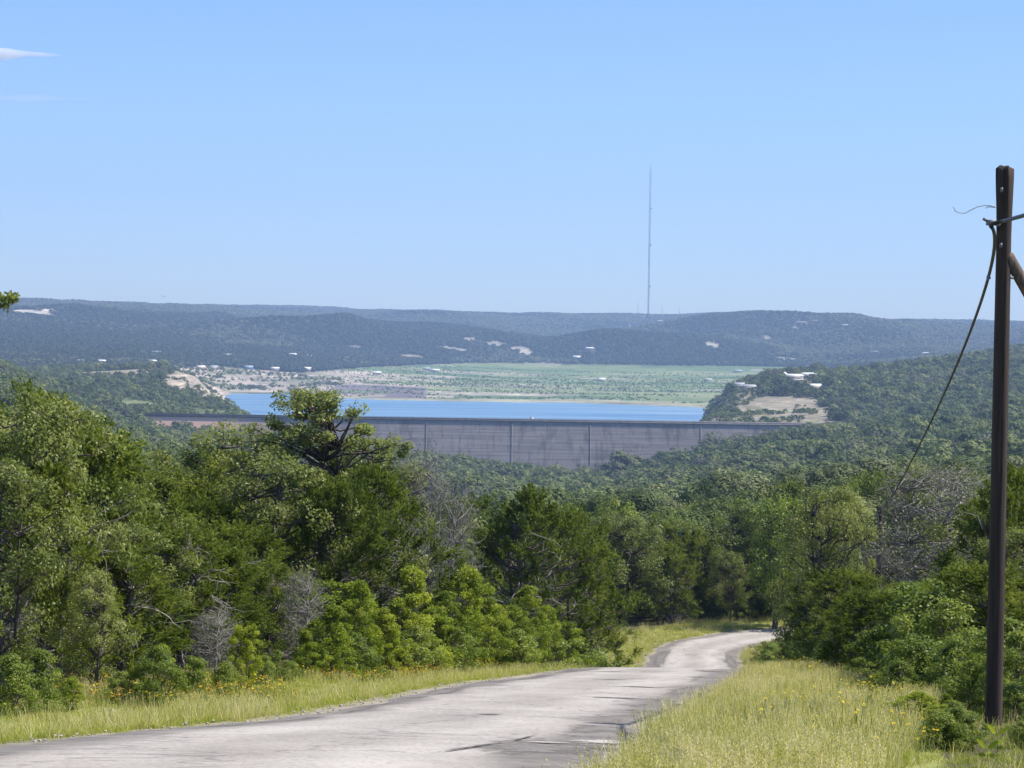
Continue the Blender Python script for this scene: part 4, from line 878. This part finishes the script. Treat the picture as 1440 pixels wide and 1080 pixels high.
# low scrub on the dry lake bed and the bare slopes
def canopy2(seed): return canopy(seed,2.4,1.7,14,12,.8,.6,.5,'mid')
n=8000; px=RNG.uniform(430,1090,n); Y=np.exp(RNG.uniform(math.log(2745),math.log(4200),n)); x=(px-720)/F*Y; z=T(x,Y)
m=(z<-86)&(z>-100)&(fbm(x/150,Y/60,35,3)>-.08); a1=np.c_[x[m],Y[m],z[m]]
n=14000; px=RNG.uniform(120,1170,n); Y=RNG.uniform(1740,2330,n); x=(px-720)/F*Y; z=T(x,Y); _,wd=cover(x,Y,z)
m=(z>-92)&(~wd)&(((px<400)&(Y<2050))|(px>960))&(fbm(x/35,Y/60,36,3)>np.where(px<400,-.15,.06)); a2=np.c_[x[m],Y[m],z[m]]
n=1300; px=RNG.uniform(255,480,n); Y=RNG.uniform(2890,3450,n); x=(px-720)/F*Y; z=T(x,Y); m=(z>-99)&(z<-74)&(fbm(x/60,Y/40,38,3)>-.02); a3=np.c_[x[m],Y[m],z[m]]
n=500; px=RNG.uniform(236,335,n); Y=RNG.uniform(2120,2800,n); x=(px-720)/F*Y; z=T(x,Y); m=(z>-99)&(z<-58)&(fbm(x/30,Y/50,39,3)>.05); a3=np.concatenate([a3,np.c_[x[m],Y[m],z[m]]])
a2=np.concatenate([a2,a3]); a=np.concatenate([a1,a2])
scatter('scrub',a,np.r_[RNG.uniform(.3,.8,len(a1)),RNG.uniform(.5,1.6,len(a2))],RNG.uniform(0,6.28,len(a)),RNG.integers(0,3,len(a)),[canopy2(240+i) for i in range(3)],label='low scrub dotting the dry lake bed and bare shores',cat='scrub',kind='stuff')
# ------------------------------------------------------------------ grass, flowers, gravel
def tuft(seed,n,h0,h1,spread,wd,heads=0,tb=(.1,.6)):
    g=np.random.default_rng(seed); b=MB()
    for k in range(n):
        a=g.uniform(0,6.28); r=spread*g.uniform(0,1)**.7; p=np.array([math.cos(a)*r,math.sin(a)*r,-.04]); h=g.uniform(h0,h1)
        d=np.array([g.normal()*.42,g.normal()*.42,1]); bend=np.array([g.normal(),g.normal(),0])*.38*h
        q=g.uniform(0,6.28); w_=np.array([math.cos(q),math.sin(q),0])*wd
        p1=p+d*h*.5+bend*.25; p2=p+d*h+bend-np.array([0,0,.08*h]); tv=g.uniform(*tb)
        b.add([p-w_,p+w_,p1+w_*.8,p1-w_*.8,p2],[(0,1,2,3)],[(3,2,4)],tint=np.full(5,tv))
    for k in range(heads):
        a=g.uniform(0,6.28); r=spread*g.uniform(0,1); p=np.array([math.cos(a)*r,math.sin(a)*r,0]); h=h1*g.uniform(.9,1.3); d=np.array([g.normal()*.2,g.normal()*.2,1])
        q=g.uniform(0,6.28); w_=np.array([math.cos(q),math.sin(q),0])*.0035; p2=p+d*h
        b.add([p-w_,p+w_,p2+w_,p2-w_],[(0,1,2,3)],tint=np.full(4,.85))
        for m in range(4):
            e=p2+d*.02*m; v=np.array([g.normal()*.012,g.normal()*.012,.022]); b.add([e,e+w_*1.6+v*.5,e+v,e-w_*1.6+v*.5],[(0,1,2,3)],tint=np.full(4,g.uniform(.85,1)))
    return b.mesh('grass_tuft',M['grass'])
gsrc=[tuft(300,34,.06,.17,.17,.006,0,(.0,.5)),tuft(301,30,.08,.22,.18,.006,3,(.1,.75)),tuft(302,28,.12,.30,.2,.005,12,(.4,1)),tuft(303,26,.1,.26,.2,.006,7,(.25,.95)),tuft(304,40,.04,.10,.2,.006,0,(.15,.7))]
G=[];gi_=[];gs=[]
def grass(n,yr,side,width,tall):
    y=np.exp(RNG.uniform(math.log(yr[0]),math.log(yr[1]),n)) if yr[0]>0 else RNG.uniform(*yr,n)
    d=RNG.uniform(.05,1,n)*width(y)
    x=np.where(side<0,xL(np.minimum(y,143))-d,xR(np.minimum(y,143))+d)
    k=road_dist(x,y)>RNG.uniform(-.05,.45,n); x,y,d=x[k],y[k],d[k]
    z=T(x,y); v=fbm(x/2.2,y/3.5,77,3); i=np.where(d<.7,4,0); u=RNG.random(len(x))
    if tall: i=np.where(d<.5,np.where(u<.5,0,3),np.where(v+u*.5>.33,2,np.where(v+u*.4>.1,3,1)))
    else: i=np.where(d<.5,4,np.where(v+u*.5>.45,3,np.where(u<.5,0,1)))
    G.append(np.c_[x,y,z]); gi_.append(i); gs.append(RNG.uniform(.5,.95,len(x))*(1 if tall else .8))
grass(9000,(15,75),1,lambda y:np.interp(y,[15,30,40,50,67,80],[2.2,3.9,4.6,5.2,5.0,3.6]),True)
grass(900,(18,33),1,lambda y:5.4+0*y,False)
grass(2500,(70,145),1,lambda y:np.interp(y,[70,145],[3.5,2.5]),True)
grass(9500,(17,80),-1,lambda y:np.interp(y,[17,40,60,100],[4.6,5,6.2,5.4]),False)
grass(5000,(75,160),-1,lambda y:np.interp(y,[75,150],[5.4,4.5]),False)
# verge round the outside of the bend
n=7000; k=RNG.integers(0,len(RLp)-1,n); tt=RNG.random((n,1)); p=RLp[k]*(1-tt)+RLp[k+1]*tt; dirv=(RLp-RRp)/np.linalg.norm(RLp-RRp,axis=1)[:,None]; dd=RNG.uniform(.2,5.5,(n,1)); p=p+dirv[k]*dd
m=(p[:,1]>136)&(p[:,0]<60)&(road_dist(p[:,0],p[:,1])>.2); p=p[m]; G.append(np.c_[p,T(p[:,0],p[:,1])]); gi_.append(np.where(RNG.random(len(p))<.5,0,np.where(RNG.random(len(p))<.5,1,3))); gs.append(RNG.uniform(.8,1.5,len(p)))
n=2500; dd=RNG.uniform(.2,3.5,(n,1)); k=RNG.integers(0,len(RRp)-1,n); p=RRp[k]-dirv[k]*dd; m=(p[:,1]>125)&(p[:,0]<60)&(road_dist(p[:,0],p[:,1])>.2); p=p[m]; G.append(np.c_[p,T(p[:,0],p[:,1])]); gi_.append(RNG.integers(0,4,len(p))); gs.append(RNG.uniform(.8,1.5,len(p)))
Gp=np.concatenate(G); Gi=np.concatenate(gi_); Gs=np.concatenate(gs)
scatter('grass',Gp,Gs,RNG.uniform(0,6.28,len(Gp)),Gi,gsrc,label='tall straw and green grass on the verges beside the road',cat='grass',kind='stuff')
def flower(seed,h):
    g=np.random.default_rng(seed); b=MB(); s=MB()
    for k in range(4):
        p=np.array([g.normal()*.10,g.normal()*.10,0]); hh_=h*g.uniform(.7,1.2); e=p+np.array([g.normal()*.05,g.normal()*.05,hh_]); s.tube([p,e],.003,3,tint=.4)
        n=8; r=.017; tl=g.normal(size=2)*.35
        for m in range(n):
            a=m*2*PI/n; a2=a+.32; a0=a-.32
            f=lambda an,rr:(e[0]+math.cos(an)*rr,e[1]+math.sin(an)*rr,e[2]+rr*(math.cos(an)*tl[0]+math.sin(an)*tl[1]))
            b.add([f(a,.004),f(a0,r*.75),f(a,r*1.15),f(a2,r*.75)],[(0,1,2,3)],tint=np.full(4,g.uniform(0,1)))
    me=b.mesh('flower',M['petal']); s.n and None
    bm=s.mesh('stem',M['stem']); return me,bm
import bmesh
def join(a,c,pm):
    bm=bmesh.new(); bm.from_mesh(a); n=len(bm.faces); bm.from_mesh(c); bm.faces.ensure_lookup_table()
    for f in bm.faces[n:]: f.material_index=1
    me=bpy.data.meshes.new('flower'); bm.to_mesh(me); bm.free(); me.materials.append(pm); me.materials.append(M['stem']); return me
fs=[join(*flower(400+i,[.2,.26,.28,.32][i]),M['petal' if i<2 else 'petalyellow']) for i in range(4)]
n=4800; y=RNG.uniform(22,120,n); sd_=RNG.random(n)<.42
w_=np.interp(y,[22,40,60,120],[4.6,5,5.6,4.8]); d=RNG.uniform(.4,1,n)*w_
x=np.where(sd_,xR(y)+RNG.uniform(.3,1,n)*np.minimum(w_,4.6),xL(y)-d)
m=fbm(x/2.5,y/5,88,3)+.24*((y>46)&(~sd_))>.05; m&=np.where(sd_,RNG.random(n)<.6,True)&~((720+F*x/y)>1330)
x,y,sd2=x[m],y[m],sd_[m]
Fl=np.c_[x,y,T(x,y)]; scatter('wildflowers',Fl,RNG.uniform(.8,1.25,len(Fl)),RNG.uniform(0,6.28,len(Fl)),np.where(sd2,np.where(RNG.random(len(Fl))<.08,1,RNG.integers(2,4,len(Fl))),np.where(RNG.random(len(Fl))<.4,2,RNG.integers(0,2,len(Fl)))),fs,label='yellow and orange wildflowers scattered through the verge grass',cat='wildflowers',kind='stuff')
def pebble(seed):
    g=np.random.default_rng(seed); bm=bmesh.new(); bmesh.ops.create_icosphere(bm,subdivisions=1,radius=.02)
    for v in bm.verts: v.co=Vector((v.co.x*g.uniform(.7,1.5),v.co.y*g.uniform(.7,1.3),v.co.z*g.uniform(.4,.9)))
    me=bpy.data.meshes.new('pebble'); bm.to_mesh(me); bm.free(); me.materials.append(M['pebble']); return me
n=1700; k=(RNG.random(n)**1.3*(len(RLp)*.75)).astype(int); lf=RNG.random(n)<.6; off=RNG.normal(size=(n,1))*.22
p=np.where(lf[:,None],RLp[k]+dirv[k]*(.1+off),RRp[k]-dirv[k]*(.1+off))+RNG.normal(size=(n,2))*.18
m=p[:,1]>15; p=p[m]; pz=T(p[:,0],p[:,1])+.03; scatter('gravel',np.c_[p,pz],RNG.uniform(.4,1.5,len(p)),RNG.uniform(0,6.28,len(p)),RNG.integers(0,3,len(p)),[pebble(i) for i in range(3)],label='pale limestone gravel crumbling along both road edges',cat='gravel',kind='stuff')
# ------------------------------------------------------------------ utility poles and cable
def pole(px_t,py_t,px_b,py_b,Y,dia,label):
    top=at(px_t,py_t,Y); base=at(px_b,py_b,Y); x=base[0]; z0=T1(x,Y); h=top[2]-z0
    r=empty('utility_pole',(x,Y,z0),label=label,cat='utility pole',group='wooden utility poles')
    b=MB(); g=np.random.default_rng(5); k=18; n=26; zz=np.concatenate([np.linspace(-.6,h*.93,n-4),np.linspace(h*.945,h,4)]); an=np.arange(k)*2*PI/k
    rad=dia/2*np.linspace(1.06,.86,n)
    fl=1+.05*np.sin(an*5+1)+.035*np.sin(an*9+2)+g.normal(size=k)*.018
    V=[]
    for j in range(n):
        f=fl.copy()
        if j>n-6: f=1+(fl-1)*(1.5+.9*(j-n+6)); 
        V.append(np.c_[np.cos(an)*rad[j]*f,np.sin(an)*rad[j]*f,np.full(k,zz[j])])
    V[-1][:,2]+=.03*np.sin(an*3)+g.normal(size=k)*.02; V[-1][:,:2]*=.97
    V=np.array(V).reshape(-1,3); i=np.arange(n-1)[:,None]*k; j=np.arange(k)[None]; j2=(j+1)%k
    V=np.vstack([V,[0,0,h+.02]]); b.add(V,np.stack([i+j,i+j2,i+k+j2,i+k+j],-1).reshape(-1,4),[((n-1)*k+m,(n-1)*k+(m+1)%k,len(V)-1) for m in range(k)])
    b.build('shaft',M['pole'],r); return r,h
PY=29.7
pr,ph=pole(1409,236,1397,1034,PY,.208,'tall weathered wooden utility pole with a diagonal brace at the right')
O=np.array(pr.location)
def rel(px,py,dy=0): return at(px,py,PY+dy)-O
# push brace running down to the right, out of the frame
a=rel(1416,358,-.02); e=rel(1500,506,.5); d=(e-a)/np.linalg.norm(e-a); b=MB(); b.tube([a,a+d*.03,(a+e)/2,e,e+(e-a)*3.1],[.06,.085,.09,.095,.10],10); b.build('brace_pole',M['polecut'],pr)
b=MB(); q=rel(1394,313,-.14); b.box(q,(.13,.06,.075)); b.tube([q+np.array([-.05,0,.02]),q+np.array([-.11,0,.05])],.022,6); b.tube([q+np.array([.0,-.03,.0]),q+np.array([.11,-.02,-.03])],.03,6); b.build('cable_bracket',M['steel'],pr)
for (bx,by) in ((1393,391),(1407,345),(1408,267)):
    b=MB(); q=rel(bx,by,-.125 if bx>1400 else -.03); b.tube([q,q+np.array([-.045 if bx<1400 else 0,-.03 if bx>1400 else 0,0])],.016,6); b.tube([q+np.array([-.04 if bx<1400 else 0,-.025 if bx>1400 else -.01,-.03]),q+np.array([-.04 if bx<1400 else 0,-.025 if bx>1400 else -.01,.03])],.018,6); b.build('bolt',M['steel'],pr)
b=MB(); q=rel(1419,390,-.03); b.tube([q,rel(1425,391,-.03)],.02,6); b.build('bolt',M['steel'],pr)
b=MB(); b.tube([rel(*p,-.13) for p in ((1340,291),(1343,294),(1342,296),(1348,299),(1357,300),(1364,296),(1374,291),(1384,289),(1394,289.5),(1400,291))],.0058,4); b.tube([rel(*p,-.13) for p in ((1386,293),(1389,291),(1394,291),(1400,292))],.005,4); b.build('loose_wire',M['wire'],pr)
p2,h2=pole(1237,712,1235,868,96,.25,'distant wooden utility pole half hidden among the right trees where the cable ends')
def bez(p0,p1,p2_,n=26):
    t=np.linspace(0,1,n)[:,None]; return (1-t)**2*p0+2*t*(1-t)*p1+t*t*p2_
E0=at(1393,318,PY-.17); E1=np.array(p2.location)+np.array([.1,0,h2-.35])
mid=(E0+E1)/2; s_=at(1336,535,48); P1=2*s_-.5*(E0+E1)
b=MB(); tq=bez(E0,P1,E1,40)
W0=at(1560,262,18.5); P0=np.vstack([bez(W0,at(1462,296,24)-np.array([0,0,.02]),at(1406,312,PY-.19),14),at(1398,314,PY-.19)[None],tq])
b.tube(P0,np.linspace(.0265,.0235,len(P0)),8); b.build('overhead_cable',M['cable'],smooth=True,label='thick dark overhead cable running from the near pole down to the far pole',cat='cable')
# bright two-leaved seedling before the pole foot
def big_leaf_plant(px,Y,top,label):
    a=at(px,top,Y); z0=T1(a[0],Y); r=empty('seedling',(a[0],Y,z0),label=label,cat='seedling'); h=a[2]-z0
    b=MB(); b.tube([(0,0,-.03),(.01,0,h*.5),(0,0,h)],[.008,.006,.004],5,tint=.6); b.build('stem',M['stem'],r)
    for (ax,el,ln,hz) in ((PI*.95,.75,.15,1),(.1,.5,.16,1),(PI*1.1,.1,.12,.55),(.3,.0,.12,.5),(1.4,.3,.12,.75),(-1.3,.2,.12,.7)):
        d=np.array([math.cos(ax)*math.cos(el),math.sin(ax)*math.cos(el),math.sin(el)]); s_=np.array([-math.sin(ax)*.2,-.25,.9]); s_/=np.linalg.norm(s_); p=np.array([0,0,h*hz-.02]); w_=ln*.26
        b=MB(); v=[p,p+d*ln*.3+s_*w_*.8,p+d*ln*.6+s_*w_*.75,p+d*ln,p+d*ln*.6-s_*w_*.75,p+d*ln*.3-s_*w_*.8,p+d*ln*.35+np.array([0,0,-.01]),p+d*ln*.65+np.array([0,0,-.01])]
        b.add(v,[(0,6,2,1),(6,7,3,2),(0,5,4,6),(6,4,3,7)],tint=np.full(8,.8)); b.build('leaf',M['bright'],r)
big_leaf_plant(1402,23.0,1030,'bright green broad-leaved seedling at the foot of the near utility pole')
big_leaf_plant(1387,22.8,1050,'smaller broad-leaved seedling lower left of the bright one at the pole foot')
# branch tip entering at the left edge: a tall oak standing just outside the frame
x=at(-118,430,26)[0]; r=empty('oak_tree',(x,26,T1(x,26)),label='oak mostly outside the left edge, only a leafy branch tip showing in the sky',cat='tree')
tip=at(22,418,26)-np.array(r.location); b=MB(); top=np.array([0,0,tip[2]-.35])
b.tube([(0,0,-.2),(.05,0,2),(0,.05,4.0),top+np.array([0,0,.8])],[.16,.13,.10,.04],7); b.tube([top*.9,(top+tip)/2+np.array([0,0,-.15]),tip-np.array([.1,0,.08]),tip],[.06,.04,.014,.006],6)
b.build('trunk',M['bark'],r); g=np.random.default_rng(9); C=[]; dr=(tip-top)/np.linalg.norm(tip-top)
n=420; tq=g.uniform(.55,1,n)[:,None]; Cc=top+(tip-top)*tq+g.normal(size=(n,3))*np.array([.04,.08,.055])*(1.3-tq)*2.0+np.array([0,0,.0])
b=MB(); A=rnd_unit(g,n); B=np.cross(A,rnd_unit(g,n)+np.array([0,0,.5])); B/=np.linalg.norm(B,axis=1)[:,None]; b.cards(Cc,A*.034,B*.017,g.uniform(0,.7,n))
n=2500; Cc=top+np.array([-.7,0,.2])+rnd_unit(g,n)*g.uniform(.2,1,n)[:,None]**.5*np.array([.9,1.2,1.0]); A=rnd_unit(g,n); B=np.cross(A,rnd_unit(g,n)); B/=np.linalg.norm(B,axis=1)[:,None]; b.cards(Cc,A*.04,B*.02,g.uniform(0,.7,n))
b.build('crown',M['oak'],r)
# ------------------------------------------------------------------ thin clouds far outside the haze
def cloud(px,py,Y,L,Hh,dens,label):
    m,nt,out=newmat('cirrus'); v=nd(nt,'ShaderNodeVolumePrincipled',{'Color':(1,1,1,1),'Density':dens}); nt.links.new(v.outputs[0],out.inputs['Volume'])
    bm=bmesh.new(); bmesh.ops.create_icosphere(bm,subdivisions=4,radius=1)
    for q in bm.verts:
        t=q.co.x; k=(1-.55*max(0,t))*(1+.18*math.sin(5*t+2)+.1*math.sin(11*t)); q.co=Vector((t*L,q.co.y*Hh*3*k,(q.co.z*k+.12*math.sin(4*t))*Hh))
    me=bpy.data.meshes.new('cloud'); bm.to_mesh(me); bm.free(); me.materials.append(m); o=bpy.data.objects.new('cloud',me); COL.objects.link(o); o.location=at(px,py,Y); tag(o,label,'cloud',kind='stuff')
cloud(0,76,42000,1150,95,.004,'small thin white cloud wisp at the upper left of the sky')
cloud(40,138,42000,1500,55,.0009,'very faint thin cloud streak below the white wisp at upper left')
# ------------------------------------------------------------------ haze
m,nt,out=newmat('haze'); v=nd(nt,'ShaderNodeVolumePrincipled',{'Color':(.47,.65,1,1),'Density':9.5e-5,'Anisotropy':.1}); nt.links.new(v.outputs[0],out.inputs['Volume'])
zs=[T1(0,16500)]
b=MB(); b.box((0,4550,190),(15000,9700,780)); o=b.build('haze',m,label='thin blue summer haze filling the valley air',cat='haze',kind='stuff')
# ------------------------------------------------------------------ labels for the trees not described by hand
exec_labels=True
def words(t):
    k=t['kind']; px=t['px']; z=t['zone']
    look={'juniper':'dark green juniper','oak':'olive-green oak','sapling':'bright green sapling','bush':'leafy green bush','bare':'grey half-bare tree','midoak':'rounded oak','limeoak':'yellow-green sunlit oak','paleoak':'pale grey-green oak','midjuniper':'dark juniper'}[k]
    siz='tall' if t['h']>5.6 else 'small' if t['h']<3 else 'broad' if t['w']>1.05 else 'slim' if t['w']<.87 else 'mid-sized'
    if z=='L':
        row='at the left grass verge' if t['y']<150 and xL(min(t['y'],143))-t['o'].location.x<6.6 else 'inside the left woods' if t['top']>interp(SKY_L,px)+45 else 'topping the left woods'
        at_=[(90,'by the left photo edge'),(230,'below the left hillside trees'),(375,'below the pale left cliff'),(530,'below the lone crest oak'),(640,'below the left half of the dam'),(760,'below the middle of the dam'),(2000,'near the road crest')]
    elif z=='R':
        row='at the right grass edge' if t['bot']>880 else 'inside the right woods' if t['top']>interp(SKY_R,px)+45 else 'topping the right woods'
        at_=[(1120,'where the road vanishes'),(1180,'beside the bend'),(1240,'left of the half-hidden pole'),(1300,'under the cable end'),(1380,'left of the near pole'),(2000,'behind or right of the near pole')]
    elif z=='B': row='in the row along the far verge of the bend'; at_=[(920,'at its left end'),(980,'left of its middle'),(1040,'right of its middle'),(2000,'at its right end')]
    elif z=='M': row='in the woods behind the road bend'; at_=[(800,'left end'),(880,'left part'),(960,'middle'),(1040,'right part'),(2000,'right end')]
    else: row='in the valley woods before the dam'; at_=[(300,'far left'),(700,'left of the dam middle'),(850,'below the dam middle'),(980,'below the dam right part'),(1100,'below the dam right end'),(1250,'on the right slope'),(2000,'on the right slope behind the pole')]
    return look,siz,row,next(s for l,s in at_ if px<l)
GR={'L':'trees of the left roadside woods','R':'trees of the right roadside woods','B':'bushes along the far verge of the bend','M':'trees in the woods behind the bend','V':'trees of the valley woods'}
rest_=[t for t in TREES if not t['lab']]
from collections import defaultdict
gp=defaultdict(list)
for t in rest_: gp[(words(t)[0],)+words(t)[2:]].append(t)
for (look,row,pos),L in gp.items():
    z=L[0]['zone']
    sub=defaultdict(list)
    for t in L: sub[words(t)[1]].append(t)
    for siz,LL in sub.items():
        LL.sort(key=lambda t:t['px']); n=len(LL)
        for i,t in enumerate(LL):
            e='' if n==1 else ['leftmost ','rightmost '][i] if n==2 else 'leftmost ' if i==0 else 'rightmost ' if i==n-1 else 'middle ' if n==3 else 'inner '
            lb=f'{e}{siz} {look} {row}, {pos}'
            if len(lb.split())>16: lb=lb.replace('in the row along the far verge of the bend','on the far verge of the bend').replace(' the left hillside trees',' the hillside').replace('behind or right of the near pole','past the near pole').replace('on the right slope behind the pole','behind the pole').replace('in the valley woods before the dam','in the valley woods')
            t['o']['label']=' '.join(lb.split()[:16])
for t in rest_: t['o']['group']=GR[t['zone']]
print('individual plants',len(TREES))
